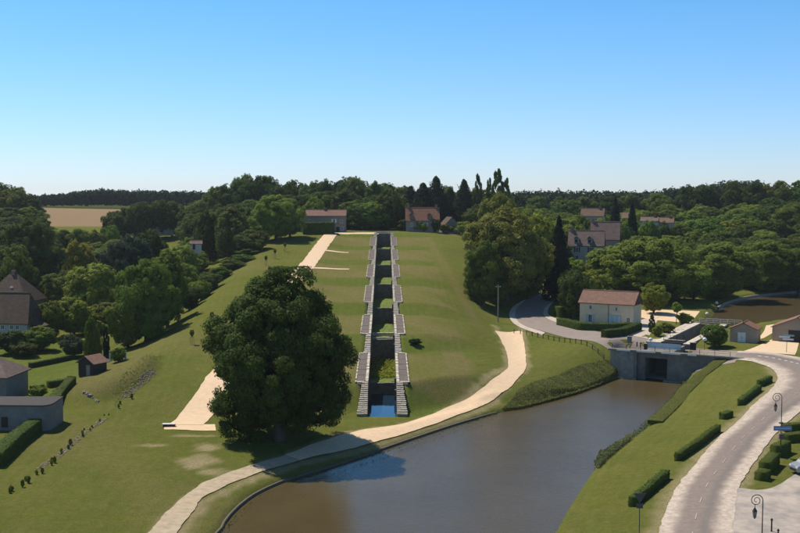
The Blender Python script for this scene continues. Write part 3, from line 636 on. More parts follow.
def tree(name, label, cat, x, y, h, r, kind='round', col=G_MID, group=None, low=.12, z=None, rot=None, sy=1):
    z = gz(x, y) if z is None else z
    t = thing(name, label, cat, (x, y, z), random.uniform(0, 6.28) if rot is None else rot, group)
    me = random.choice(CROWN[kind]); c = link('crown', me, t); s = 1.12 if kind not in ('column', 'cone') else 1.15
    c.scale = (2 * r * s, 2 * r * s * sy, h * (1 - low)); c.location = (0, 0, h * low)
    j = random.uniform(.72, 1.28); hj = random.uniform(-.16, .05); c.color = (col[0] * j * (1 + hj), col[1] * j, col[2] * j, 1)
    k = link('trunk', random.choice(TRUNK), t); tr_ = h * (.9 if kind != 'cone' else 1); k.scale = (min(tr_, r * 2.2), min(tr_, r * 2.2), tr_)
    return t
def ptree(name, label, cat, px, D, top, wpx, kind='round', col=G_MID, group=None, low=.12, base=None):
    x = xat(px, D); z = gz(x, D) if base is None else zat(base, D); zt = zat(top, D); return tree(name, label, cat, x, D, max(zt - z, 1.0), wpx / F * D / 2, kind, col, group, low, z if base is not None else None)

# the great tree on the bank and the other marked trees
hero = tree('lime_tree', 'huge dark spreading tree standing alone on the canal bank beside the sand path', 'tree', -18.0, 154.5, 25.2, 10.0, 'hero', (.105, .135, .022), None, .0, None, .4)
for px, D, top, wp, kd, col, lb in [
    (506,292,205,84,'big',G_OLIVE,'huge rounded tree in front of the poplars beside the bending road'),
    (484,280,238,44,'big',G_MID,'dark tree at the grass edge below the huge rounded tree by the road'),
    (530,298,232,50,'round',G_MID,'bushy tree at the road bend, on the road side of the huge rounded tree'),
    (497,310,190,42,'round',G_OLIVE,'tree crown rising behind the huge rounded tree, just below the poplars'),
    (538,330,212,34,'round',G_LITE,'lighter green tree behind the huge rounded tree, towards the dormer house'),
    (276,372,193,50,'big',G_MID,'broad dark tree beside the long red roofed house at the hilltop'),
    (290,380,198,30,'round',G_MID,'smaller tree touching the end of the long red roofed house'),
    (232,372,209,36,'willow',(.16,.175,.035),'pale yellowish weeping tree left of the hilltop trees'),
    (208,385,207,30,'round',G_DARK,'dark tree next to the pale weeping tree on the slope'),
    (252,350,229,34,'round',G_DARK,'dark bushy tree at the foot of the hilltop trees by the lawn edge'),
    (314,408,196,24,'round',G_MID,'small tree behind the long red roof on the hilltop'),
    (372,420,201,40,'round',G_MID,'mid green tree behind the head of the lock staircase'),
    (352,424,198,34,'round',G_MID,'green tree between the long red roof and the lock head'),
    (396,425,199,22,'round',G_DARK,'dark tree just beside the orange roofed house'),
    (145,238,256,60,'big',G_MID,'tall thick tree at the edge of the lawn, largest of the garden trees'),
    (166,252,248,44,'round',G_MID,'thick tree joined behind the largest garden tree'),
    (126,236,296,40,'round',G_MID,'rounded tree beside the white posts at the lawn edge'),
    (95,290,262,60,'round',G_LITE,'wide light green tree among the gardens behind the cypress'),
    (72,262,296,40,'round',G_LITE,'light green tree beside the brown roofed house with the eaves'),
    (60,300,268,44,'round',G_OLIVE,'olive green tree between the two brown roofs and the gardens'),
    (28,320,214,62,'big',(.12,.13,.03),'broad yellowish crowned tree behind the pyramid roofed house'),
    (76,345,237,34,'round',(.24,.23,.025),'bright yellow green tree among the valley trees'),
    (132,330,232,44,'tall',G_BLUE,'blue green spruce like tree in the middle of the valley trees'),
    (118,322,238,34,'tall',G_BLUE,'blue green tree beside its larger blue green neighbour in the valley'),
    (150,345,228,34,'round',G_DARK,'dark tree below the pale gabled roof in the valley'),
    (178,330,244,44,'round',G_LITE,'light green tree by the small white hut in the valley'),
    (160,300,258,44,'round',G_LITE,'pale green tree in front of the blue green trees'),
    (185,300,262,30,'round',G_MID,'tree at the left foot of the grassy hill beside the shrub row'),
    (12,300,243,44,'round',G_MID,'tree standing behind the pyramid roof'),
    (36,236,326,36,'round',G_MID,'rounded garden tree in front of the brown roofed house'),
    (10,232,330,34,'round',G_DARK,'dark garden tree at the wall of the brown roofed house'),
    (20,228,342,26,'round',G_DARK,'low dark garden tree above the grey hip roofed house'),
    (70,228,334,26,'wide',(.1,.125,.055),'small grey green garden tree on the sunny lawn'),
    (655,283,281,30,'round',G_LITE,'street tree with a clear trunk on the forecourt beside the cream house'),
    (648,312,234,96,'big',(.16,.2,.03),'massive spreading tree behind the cream house'),
    (612,330,245,50,'round',G_MID,'tree between the dormer house and the massive spreading tree'),
    (574,272,266,32,'round',(.11,.14,.028),'small light tree between the road bend and the cream house'),
    (565,300,262,26,'round',G_LITE,'light bush like tree behind the road bend below the dormer house'),
    (590,296,268,30,'round',G_LITE,'light green tree just behind the ridge of the cream house'),
    (725,330,240,74,'big',(.15, .19, .03),'spreading tree overhanging the corner of the canal basin'),
    (695,318,262,40,'round',G_MID,'tree at the near edge of the basin wood, above the lock'),
    (770,352,238,60,'big',G_MID,'broad tree leaning over the far bank of the basin'),
    (800,350,250,44,'round',G_DARK,'dark tree on the far bank of the basin at the very edge of view')]:
    ptree('broadleaf_tree', lb, 'tree', px, D, top, wp, kd, col, None, .03)
ptree('topiary_tree', 'clipped round ball tree beside the lock bridge', 'tree', 717, 222, 324, 25, 'ball', (.13, .17, .028), None, .12, 350)
ptree('spruce_tree', 'dark pointed spruce beside the dormer house', 'tree', 559, 300, 216, 27, 'cone', (.022, .036, .018), None, .02)
ptree('young_tree', 'slim young street tree with a bare stem on the lock forecourt', 'tree', 678, 262, 302, 10, 'round', G_LITE, None, .5)
ptree('cypress_tree', 'narrow dark green clipped cypress on the lock forecourt', 'tree', 653.5, 243, 315, 9, 'column', G_DARK, None, .0)
ptree('cypress_tree', 'narrow dark cypress on the garden lawn by the timber shed', 'tree', 104, 226, 327, 9, 'column', (.016, .03, .012), None, .02)
for px, D, top, wp, lb in [(478,445,174,13,'thin poplar leftmost of the four beside the conifers'),(489,452,178,12,'shortest of the poplars on the skyline'),(497.5,448,169,20,'tallest and thickest poplar on the skyline'),(506,450,178,13,'rightmost slim poplar on the skyline')]:
    ptree('poplar_tree', lb, 'tree', px, D, top, wp, 'column', G_DARK, 'poplars on the skyline', .03)
for px, D, top, wp, lb in [(423,432,183,34,'dark conifer rising over the ridge of the orange roofed house'),(436,440,177,36,'tallest dark conifer behind the orange roofed house'),(411,438,186,30,'dark conifer nearest the lock side of the orange roofed house'),(464,440,180,30,'feathery conifer between the orange roofed house and the poplars'),(615,395,196,16,'dark pointed conifer between far house roofs'),(632,390,201,16,'dark pointed conifer beside the far pale roof'),(450,450,188,30,'dark conifer partly hidden among the conifers over the orange roof')]:
    ptree('conifer_tree', lb, 'tree', px, D, top, wp, 'cone', (.028, .044, .02), 'conifers by the hilltop houses', .03)
# bushes
for px, py, wm, hm, col, lb in [(667,333,3.6,2.6,G_MID,'round bush beside the cypress on the forecourt'),(685,324,4.2,3.0,G_MID,'round clipped bush on the lock forecourt near the slim tree'),(657,336,2.6,2.6,G_MID,'small rounded bush at the foot of the cypress'),
        (38,398,3.4,2.6,G_LITE,'loose garden bush behind the grey wall'),(25,405,2.2,1.6,G_LITE,'low bush by the corner of the grey hip roofed house'),(12,428,3.0,1.6,G_MID,'straggly bush growing against the grey wall'),
        (118,362,3.2,3.0,G_MID,'leafy bush at the white posts by the lawn'),(422,232,6,4.5,G_MID,'bush on the hilltop lawn edge before the orange roofed house'),(407,231,7,5,G_DARK,'dark shrub by the lock head at the hilltop'),(436,233,4,6,G_DARK,'small tree like shrub with bare stems before the orange roofed house'),
        (448,233,7,4,G_LITE,'light shrub beside the barn on the hilltop'),(464,236,7,6,G_LITE,'light green shrub at the hilltop edge beside the huge tree'),(383,229,9,3.2,G_DARK,'long low shrub behind the lock head wall'),(418,351,.0,.0,G_DARK,''),
        (415,345,2.6,1.4,(.04,.07,.016),'dark weed clump beside the third platform of the lock staircase'),(60,256,.0,.0,G_DARK,''),(26,296,4.5,4.5,G_PURP,'dark purple leaved bush between the two brown roofs'),(10,296,8,2.2,G_YEL,'yellow green hedge bush between the two brown roofs'),
        (575,305,4,3,G_LITE,'bright bush behind the gable of the cream house'),(625,292,6,5,G_LITE,'light shrub behind the roof ridge of the cream house'),(730,363,.0,.0,G_MID,'')]:
    if wm > 0:
        x, y, z = gp(px, py); tree('bush', lb, 'bush', x, y, hm, wm / 2, 'bush', col, None, 0.0)
# shrubs down the edge of the grassy hill
for k, (px, D, top, wp) in enumerate([(262,372,243,24),(250,345,248,26),(243,330,254,24),(232,318,259,26),(220,305,266,24),(208,290,271,26),(200,280,279,24),(188,270,284,26)]):
    ptree('shrub', f"{['first','second','third','fourth','fifth','sixth','seventh','last'][k]} dark rounded shrub, counted downhill, in the row along the grassy hill edge", 'shrub', px, D, top, wp, 'wide', G_DARK if k % 2 else G_MID, 'shrubs down the hill edge', 0.0)
# young staked trees on the lawn
def sapling(px, py, lb, h=3.2):
    x, y, z = gp(px, py); t = thing('sapling', lb, 'young tree', (x, y, z), .3, 'staked saplings on the lawn')
    q = MB(); q.tube([(0, 0, 0), (.03, 0, h * .5), (0, .03, h * .8)], [.05, .04, .015], 6); q.build('trunk', M_BARK, t)
    c = link('crown', CROWN['bush'][0], t); c.scale = (1.1, 1.1, h * .5); c.location = (0, 0, h * .5); c.color = (*G_OLIVE, 1)
    for s in (-1, 1):
        q = MB(); q.box((s * .35, 0, .8), (.08, .08, 1.6)); q.build('stake', M_TIMB, t)
    q = MB(); q.box((0, 0, 1.5), (.78, .05, .09)); q.build('crossbar', M_TIMB, t)
for a, b, lb in [(192,345,'staked sapling alone on the lawn by the edge of the thick garden trees'),(285,252,'staked sapling highest of four on the lawn below the hilltop trees'),(275,259,'staked sapling second from the top of four below the hilltop trees'),(266,266,'staked sapling third from the top of four below the hilltop trees'),(212,326,'staked sapling on the lawn beside the crown of the huge dark tree')]: sapling(a, b, lb)

# woods: single trees as far as they can be told apart
SKX = [-60,0,10,25,37,45,100,195,200,215,230,245,260,270,280,300,320,340,360,370,385,400,412,425,445,455,470,485,510,520,560,600,640,660,680,700,720,740,760,860]
SKY = [176,180,182,189,199,203,205,200,194,185,178,173,170.5,174,180,177,178,174,175,177,180,183,184,184,182,187,184,187,194,193,193,194,193,190,186,182,180,179,178,177]
def wood(zone, label, cols, pr, dr, sp, hr, group, dmin=.0):
    n = 0; D = dr[0]; row = 0
    while D < dr[1]:
        step = sp * F / D; px = pr[0] + (step / 2 if row % 2 else 0)
        while px < pr[1]:
            p2 = px + random.uniform(-.3, .3) * step; D2 = D + random.uniform(-.3, .3) * sp
            x = xat(p2, D2); z = gz(x, D2); h = random.uniform(*hr); lim = np.interp(p2, SKX, SKY) + random.uniform(0, 2.5)
            zt = min(z + h, zat(lim, D2)); r = sp * random.uniform(.56, .74)
            if zt - z > 4 and not zone(p2, D2, x):
                big = (D > dr[1] - sp * 1.6)
                if big: zt = zat(lim, D2) if zat(lim, D2) - z < 27 else zt
                ci = random.randrange(len(cols)); tree('woodland_tree', label(ci, p2, D2, dr), 'tree', x, D2, zt - z, r, random.choice(['round', 'round', 'round', 'tall', 'wide']), cols[ci], group, .0); n += 1
            px += step
        D += sp * (1 + .25 * row / 6); row += 1
    return n
hid = lambda p, D, x: False
cnt = []
TONE = ['dark green', 'mid green', 'light green']
def lab_top(ci, p, D, dr):
    row = 'on the hilltop wood skyline' if D > 468 else ('inside the hilltop wood' if D > 440 else 'at the hilltop wood edge')
    return f"{TONE[ci]} tree {row}, " + ('above the weeping tree' if p < 262 else 'behind the long red roof' if p < 355 else 'behind the lock head' if p < 402 else 'near the conifers and poplars')
def lab_hill(ci, p, D, dr):
    row = 'on the hillside wood skyline' if D > 500 else ('high in the hillside wood' if D > 450 else 'midway up the hillside wood' if D > 395 else 'low in the hillside wood')
    return f"{TONE[ci]} tree {row}, " + ('above the road bend' if p < 590 else 'above the cream house' if p < 660 else 'above the lock' if p < 725 else 'above the basin')
def lab_val(ci, p, D, dr):
    row = 'on the far dark hill' if D > 440 else 'far back in the valley' if D > 390 else 'in the valley wood'
    return f"{TONE[ci]} tree {row}, " + ('above the two brown roofs' if p < 45 else 'before the brown field' if p < 110 else 'beside the grassy hill')
cnt.append(wood(lambda p, D, x: (300 < p < 350 and D < 428) or (400 < p < 470 and D < 440), lab_top, [G_DARK, (.125,.155,.03)], (196, 500), (418, 492), 11, (11, 17), 'trees of the hilltop wood'))
cnt.append(wood(lambda p, D, x: (p > 690 and D < 358) or (566 < p < 622 and D < 375) or (580 < p < 612 and 405 < D < 440) or (p < 560 and D < 345) or (640 < p < 675 and 395 < D < 432), lab_hill, [G_DARK, G_MID, (.18, .21, .034)], (530, 830), (338, 545), 12.0, (10, 15), 'trees of the hillside wood'))
cnt.append(wood(lambda p, D, x: (p > 40 and D > 418 and p < 190) or (150 < p < 180 and D > 365), lab_val, [G_DARK, G_MID, G_OLIVE], (-25, 200), (350, 520), 11.5, (8, 13), 'trees of the wooded valley'))
for px, D, top, wp, kd, col, lb in [(580,398,214,26,'round',G_MID,'mid green tree hiding the foot of the far house above the dormers'),(600,402,217,24,'round',G_LITE,'light tree beside the far orange brown roof above the dormers'),
    (648,396,219,26,'round',G_MID,'mid green tree hiding the walls of the low light roofed far house'),(666,398,219,24,'round',G_DARK,'dark tree hiding the walls of the far rightmost orange brown roof'),(632,400,216,22,'round',G_MID,'tree beside the pointed conifers near the far orange roof'),
    (48,425,226,26,'round',G_MID,'green tree at the left end of the row below the brown field'),(64,430,229,24,'round',G_DARK,'dark tree second in the row below the brown field'),(80,428,226,26,'round',G_MID,'green tree third in the row below the brown field'),(96,432,228,24,'round',G_OLIVE,'olive tree in the row below the brown field'),(110,436,224,22,'round',G_MID,'green tree at the right end of the row below the brown field'),
    (186,318,246,20,'round',G_MID,'tree half hiding the small white hut'),(590,372,217,22,'round',G_DARK,'dark tree rising between the dormer house and the far roofs'),(622,372,222,26,'round',G_MID,'tree right of the mauve gabled wing roof'),
    (90,210,316,18,'round',G_MID,'small tree beside the cypress on the garden lawn'),(48,255,300,30,'round',G_MID,'tree just right of the big dark brown roof'),(88,262,318,30,'round',G_LITE,'light tree above the sunny garden lawn'),(105,268,300,34,'round',G_OLIVE,'olive tree behind the garden cypress'),(110,300,272,36,'round',G_LITE,'pale green tree in the middle of the gardens'),(50,300,290,30,'round',G_DARK,'dark tree between the gardens and the pyramid roof'),(40,330,252,34,'round',G_MID,'green tree above the pyramid roof towards the yellow tree'),
    (556,322,246,24,'round',G_MID,'round tree hiding the small house behind the spruce'),(574,334,256,26,'round',G_LITE,'low light tree at the foot of the dormer house'),(606,338,250,30,'round',G_OLIVE,'olive tree before the mauve gabled wing')]:
    ptree('broadleaf_tree', lb, 'tree', px, D, top, wp, kd, col, None, .0)
print('wood trees', cnt)
for k, (px, D, top, wp) in enumerate([(112,470,209,22),(126,478,205,24),(140,470,201,30),(158,476,199,30),(172,480,200,28),(190,470,204,26),(119,466,214,22),(199,455,205,26)]):
    ptree('woodland_tree', f"dark tree of the clump standing before the brown field, {['first','third','fourth','fifth','sixth','seventh','second','last'][k]} from the field side", 'tree', px, D, top, wp, 'round', G_DARK, 'trees of the clump before the field', .02)
# far woods that read as one mass
def mass(name, spots, col):
    Vs, Qs, Ts, n = [], [], [], 0
    for x, y, h, r in spots:
        rg = np.random.default_rng(int(abs(x * 7 + y * 3)) + 5); k = 420
        d = rg.normal(size=(k, 3)); d /= np.linalg.norm(d, axis=1)[:, None]; d[:, 2] = np.abs(d[:, 2]) * np.where(rg.random(k) < .75, 1, -.6)
        bump_ = 1 + .16 * np.sin(d[:, 0] * 7 + x) * np.cos(d[:, 1] * 6 + y)
        P = np.array((x, y, gz(x, y) + h * .5)) + d * np.array((r, r, h * .5)) * (bump_ * rg.uniform(.82, 1.05, k))[:, None]
        V, Qd = leaf_cloud(P, d + rg.normal(0, .4, (k, 3)), 1.5, rg); Vs.append(V); Qs.append(Qd + n); n += len(V); Ts.append(rg.uniform(.75, 1.25, k) * rg.uniform(.8, 1.2))
    o = link(name, np_mesh(name, np.concatenate(Vs), np.concatenate(Qs), M_LEAF, False, [('tint', 'FACE', np.concatenate(Ts))])); o.color = (*col, 1); return tag(o, kind='stuff')
sp = []
for px in np.arange(-30, 240, 5.5):
    for D in (808, 830):
        t = np.interp(px, [-30,35,60,80,100,104,108,150,200,240], [192,196,194,191.5,190,189,190,191,192,193]) + random.uniform(-.6, 1.4); x = xat(px + random.uniform(-2, 2), D); h = zat(t, D) - gz(x, D); sp.append((x, D, max(h, 6), 5.2))
mass('far_wood', sp, (.024, .042, .022))
sp = []
for px in np.arange(470, 760, 6):
    for D in (600, 680, 760):
        t = np.interp(px, [470,510,540,600,650,700,760], [194,193.5,192,193,192.5,186,181]) + random.uniform(-.5, 2.0) + (700 - D) * .03; x = xat(px + random.uniform(-3, 3), D); h = zat(t, D) - gz(x, D); sp.append((x, D, min(max(h, 6), 26), 5.5))
mass('distant_wood', sp, (.034, .052, .022))

# ------------------------------------------------------------------ hedges
def hedge(label, line, wd, hm, col, group=None, dens=26, leaf=.2, name='hedge', z=None):
    P = resample(np.array([p[:2] for p in line]), max(2, int(np.hypot(*np.diff(np.array([p[:2] for p in line]), axis=0).T).sum() / .5)))
    t = np.gradient(P, axis=0); t /= np.maximum(np.hypot(*t.T), 1e-6)[:, None]; n = np.c_[-t[:, 1], t[:, 0]]; zz = h0(P[:, 0], P[:, 1]); m = len(P); V = []; Q = []
    jit = np.convolve(RNG.normal(0, .05, m), np.ones(3) / 3, 'same')
    prof = [(-1, -.2), (-1, .93), (-.9, 1), (.9, 1), (1, .93), (1, -.2)]
    for i in range(m):
        for a, b in prof: V.append((P[i, 0] + n[i, 0] * a * wd / 2, P[i, 1] + n[i, 1] * a * wd / 2, zz[i] + b * hm + (jit[i] if b > .5 else 0)))
    for i in range(m - 1):
        for j in range(5): Q.append((i * 6 + j, (i + 1) * 6 + j, (i + 1) * 6 + j + 1, i * 6 + j + 1))
    V = np.array(V); c0 = len(V)
    for e in (0, m - 1): Q += [(e * 6, e * 6 + 1, e * 6 + 4, e * 6 + 5), (e * 6 + 1, e * 6 + 2, e * 6 + 3, e * 6 + 4)]
    L = m * .5; k = int(L * (2 * hm + wd) * dens) + 20; f = RNG.random(k) * (m - 1); i0 = np.floor(f).astype(int); fr_ = f - i0; i1 = np.minimum(i0 + 1, m - 1)
    s = RNG.random(k) * (2 * hm + wd); side = np.where(s < hm, -1, np.where(s < hm + wd, 0, 1)); a = np.where(side == 0, (s - hm) / wd * 2 - 1, side); b = np.where(side == 0, 1, np.where(side < 0, s / hm, (s - hm - wd) / hm))
    c = P[i0] * (1 - fr_[:, None]) + P[i1] * fr_[:, None]; nn_ = n[i0]; z_ = zz[i0] * (1 - fr_) + zz[i1] * fr_
    Pt = np.c_[c + nn_ * (a * wd / 2)[:, None], z_ + b * hm] + RNG.normal(0, .05, (k, 3)); ends = RNG.random(k) < min(.25, 1.5 * wd / L)
    Nn = np.c_[nn_ * side[:, None], (side == 0) * 1.] + RNG.normal(0, .4, (k, 3))
    e_i = np.where(RNG.random(k) < .5, 0, m - 1); aa = RNG.uniform(-1, 1, k); bb = RNG.random(k)
    Pe = np.c_[P[e_i] + n[e_i] * (aa * wd / 2)[:, None], zz[e_i] + bb * hm]; Pt[ends] = Pe[ends]; Nn[ends] = np.c_[t[e_i] * np.where(e_i == 0, -1, 1)[:, None], np.zeros(k)][ends] + RNG.normal(0, .3, (ends.sum(), 3))
    LV, LQ = leaf_cloud(Pt, Nn, leaf, RNG)
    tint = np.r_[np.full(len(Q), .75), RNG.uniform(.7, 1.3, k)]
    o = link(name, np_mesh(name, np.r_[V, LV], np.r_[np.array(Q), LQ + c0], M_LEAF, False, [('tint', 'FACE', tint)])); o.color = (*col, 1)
    return tag(o, label, 'hedge', group)
HG = (.1, .14, .026); HD = (.07, .1, .022)
W = lambda *p: [gp(*q) for q in p]
hedge('clipped hedge on the canal lawn, long one nearest the give way sign', W((632,507),(650,492),(666,479)), 0.9, 1.15, HG)
hedge('long clipped hedge on the canal lawn, in the middle of the roadside line', W((677,462),(700,446),(718,432)), 0.8, 1.1, HG)
hedge('tiny clipped hedge on the canal lawn between two long ones', W((722,420),(730,417)), 1.2, 1.0, HG)
hedge('clipped hedge beside the road bend, below the smallest corner hedge', W((740,406),(759,391)), 0.8, 1.05, HG)
hedge('short corner hedge on the tip of the canal lawn at the road bend', W((759,387),(770,382)), 0.9, 1.1, HG)
hedge('long low flat topped hedge running down the canal bank from the bridge', W((722,362),(700,378),(684,394),(667,413),(655,424)), 2.4, .55, (.16, .18, .04), None, 60, .13)
hedge('long clipped hedge with a dark side running back from the grey wall', W((46,417),(60,399),(72,386)), 1.8, 1.7, HG)
hedge('thick clipped hedge in the corner before the grey wall', W((-6,468),(16,446),(36,431)), 2.0, 1.9, HG)
hedge('low garden hedge on the lawn beside the timber shed', W((48,388),(72,384)), 1.2, 1.2, HG)
hedge('garden hedge across the sunny lawn behind the timber shed', W((30,368),(74,359)), 1.0, 1.0, HD)
hedge('leafy hedge below the front wall of the cream house', W((560,325),(580,330),(606,331),(632,330)), 1.9, 1.7, (.09, .13, .027), None, 22, .28)
hedge('tall block hedge at the road end of the cream house', W((557,317),(577,316)), 3.0, 2.7, HG, None, 20, .28)
hedge('dark hedge in front of the long hedge, ending at the forecourt of the cream house', W((604,338),(622,336),(638,330)), 1.8, 1.7, HD, None, 22, .28)
hedge('tall thick hedge hiding the front of the long red roofed house', W((303,234),(334,233.5)), 4, 4.2, HG, None, 8, .45)
hedge('dark hedge running behind the small white hut at the valley edge', W((206,250),(236,247)), 2.5, 2.4, HD, None, 8, .4)
for (a, b), (c, d), lb in [((764,474),(774,464), 'tall cube hedge on the island between road and car park'), ((760,481),(765,478), 'lowest cube hedge at the tip of the car park island'), ((775,457),(786,452), 'cube hedge behind the tallest one on the car park island'), ((785,442),(806,440), 'low flat hedge behind the blue direction sign'), ((783,432),(808,430), 'flat hedge furthest up the car park island')]:
    hedge(lb, W((a, b), (c, d)), 1.4, 1.5 if 'tall' in lb else 1.1, (.12, .15, .028), 'cube hedges of the car park island', 40, .16)

# rough growth on banks (uncountable)
def growth(name, poly, n, hm, leaf, col, up=.5, seed=1):
    rg = np.random.default_rng(seed); P = np.array(poly); lo, hi = P.min(0), P.max(0); X = rg.uniform(lo[0], hi[0], n * 4); Y = rg.uniform(lo[1], hi[1], n * 4)
    ok = sdist(poly, X, Y) < 0; X, Y = X[ok][:n], Y[ok][:n]; k = len(X); cl_ = .5 + .5 * np.clip(wob(X, Y, .9, 1.) * .7, -1, 1)
    z = np.maximum(h0(X, Y), -.1) + rg.uniform(.0, 1, k) * hm * (.35 + .65 * cl_)
    V, Qd = leaf_cloud(np.c_[X, Y, z], np.c_[rg.normal(0, .6, (k, 2)), np.full(k, up)], leaf, rg)
    o = link(name, np_mesh(name, V, Qd, M_LEAF, False, [('tint', 'FACE', (.75 + .5 * cl_) * rg.uniform(.7, 1.3, k))])); o.color = (*col, 1); return tag(o, kind='stuff')
growth('undergrowth', PX([(502,410,.3),(520,392,1.6),(545,376,3),(575,360,4.6),(600,351,5.4),(612,349,5.6),(624,362,3),(626,374,0),(600,386,0),(575,395,0),(545,403,0),(522,409,0)]), 60000, .5, .17, (.19, .195, .06))
growth('reeds', PX([(594,466,.2),(600,454,.6),(615,445,.8),(628,436,.9),(632,440,.9),(618,452,.9),(604,464,.9),(598,470,.7)]), 8000, 1.1, .2, (.17, .19, .08), .2, 3)
growth('reeds', PX([(628,439,.3),(640,427,.5),(655,413,.6),(668,400,.7),(660,413,.8),(650,424,.8),(640,434,.8),(631,441,.7)]), 4000, .8, .18, (.15, .17, .055), .3, 13)
growth('reeds', PX([(632,436,.6),(650,418,.8),(668,402,.8),(684,386,.8),(690,380,.5),(686,380,.2),(664,408,.1),(640,432,.1)]), 9000, .6, .18, (.12, .14, .04), .3, 4)
growth('waterside_grass', PX([(224,533,.3),(232,519,.6),(262,492,.6),(315,473,.6),(400,446,.6),(470,422,.6),(500,411,.6),(500,408,.9),(470,418.5,1),(400,442.5,1),(315,469.5,1),(262,488.5,1),(228,516,1),(216,533,1)]), 14000, .22, .16, (.11, .135, .03), .4, 5)
growth('ivy', PX([(112,404,2.5),(134,388,2.8),(160,371,3),(166,374,3),(142,394,2.7),(116,410,2.4)]), 500, .35, .2, G_OLIVE, .5, 6)
growth('weeds', [ax(-1.2, 197), ax(2.4, 197), ax(2.4, 224), ax(-.6, 224)], 1, .5, .3, G_LITE)
bpy.data.objects.remove(bpy.data.objects['weeds'])
# tall weeds in the second chamber
rg = np.random.default_rng(9); k = 2200; Xw = rg.uniform(-2.2, 2.4, k); Yw = rg.uniform(203, 224, k)
V, Qd = leaf_cloud(np.c_[[ax(u, y)[0] for u, y in zip(Xw, Yw)], Yw, 2.2 + rg.uniform(0, .8, k)], np.c_[rg.normal(0, .7, (k, 2)), np.full(k, .5)], .34, rg)
o = link('weeds', np_mesh('weeds', V, Qd, M_LEAF, False, [('tint', 'FACE', rg.uniform(.7, 1.3, k))])); o.color = (.23, .26, .03, 1); tag(o, kind='stuff')

# stony planting strip with its row of young plants
M_RUB = mat('field_stones', (.34, .26, .18), .95, (2, .9, (.17, .14, .08)), .2)
def rubble(name, line, wd, n, sz, m, seed):
    r = random.Random(seed); q = MB(); P = resample(np.array(line), 200)
    for k in range(n):
        p = P[r.randrange(200)]; x, y = p[0] + r.uniform(-wd, wd), p[1] + r.uniform(-wd, wd); s = sz * r.uniform(.5, 1.4)
        q.box((x, y, gz(x, y) + s * .12), (s, s * r.uniform(.6, 1), s * .45), r.uniform(0, 3), r.uniform(.5, .8))
    return tag(q.build(name, m), kind='stuff')
rowl = [gp(*p)[:2] for p in [(0,500),(30,482),(60,458),(80,437),(104,418)]]
rubble('rubble', [gp(*p)[:2] for p in [(38,470),(60,455),(80,437),(104,419)]], .5, 420, .24, M_RUB, 2)
rubble('rubble', [gp(*p)[:2] for p in [(122,399),(138,386),(155,372)]], .75, 330, .26, M_RUB, 3)
rubble('log_steps', [gp(*p)[:2] for p in [(84,393),(92,398),(100,404)]], .15, 14, .5, M_TIMB, 4)
pl0 = CROWN['bush'][0]
for k, (x, y) in enumerate(resample(np.array(rowl + [gp(130,400)[:2]]), 46)):
    if random.random() < .3: continue
    x += random.uniform(-.7, .5); y += random.uniform(-.8, .8)
    o = link('seedling', pl0); s = random.uniform(.35, .95); o.scale = (s * .7, s * .7, s * random.uniform(.8, 1.4)); o.location = (x, y, gz(x, y) - .05); o.color = (*random.choice([G_MID, G_OLIVE, G_LITE, G_LITE]), 1); o.rotation_euler = (0, 0, k)
    tag(o, 'small young plant in the row along the stony strip on the lawn', 'plant', 'young plants along the stony strip')

# ------------------------------------------------------------------ buildings
def window(parent, c, wd, ht, axis='x', fm=M_WHITE, shut=None, out=-1):
    """window in a wall facing -y (axis x) or +x (axis y) of the house"""
    f = MB(); t = .09; d = .1
    def bx(q, du, dv, su, sv, dep, off):
        if axis == 'x': q.box((c[0] + du, c[1] + out * off, c[2] + dv), (su, dep, sv))
        else: q.box((c[0] + off, c[1] + du, c[2] + dv), (dep, su, sv))
    for s in (-1, 1): bx(f, s * (wd / 2 - t / 2), 0, t, ht, d, .02); bx(f, 0, s * (ht / 2 - t / 2), wd - 2 * t, t, d, .02)
    bx(f, 0, 0, t * .7, ht - 2 * t, d * .8, .02)
    fo = f.build('window', fm, parent); p = MB(); bx(p, 0, 0, wd - t, ht - t, .05, -.004); p.build('pane', M_GLASS, fo)
    q = MB(); bx(q, 0, -ht / 2 - .06, wd + .3, .12, .22, .06); q.build('sill', M_STONE, fo)
    if shut:
        for s in (-1, 1): q = MB(); bx(q, s * (wd / 2 + wd * .27), 0, wd * .5, ht, .06, .05); q.build('shutter', shut, parent)
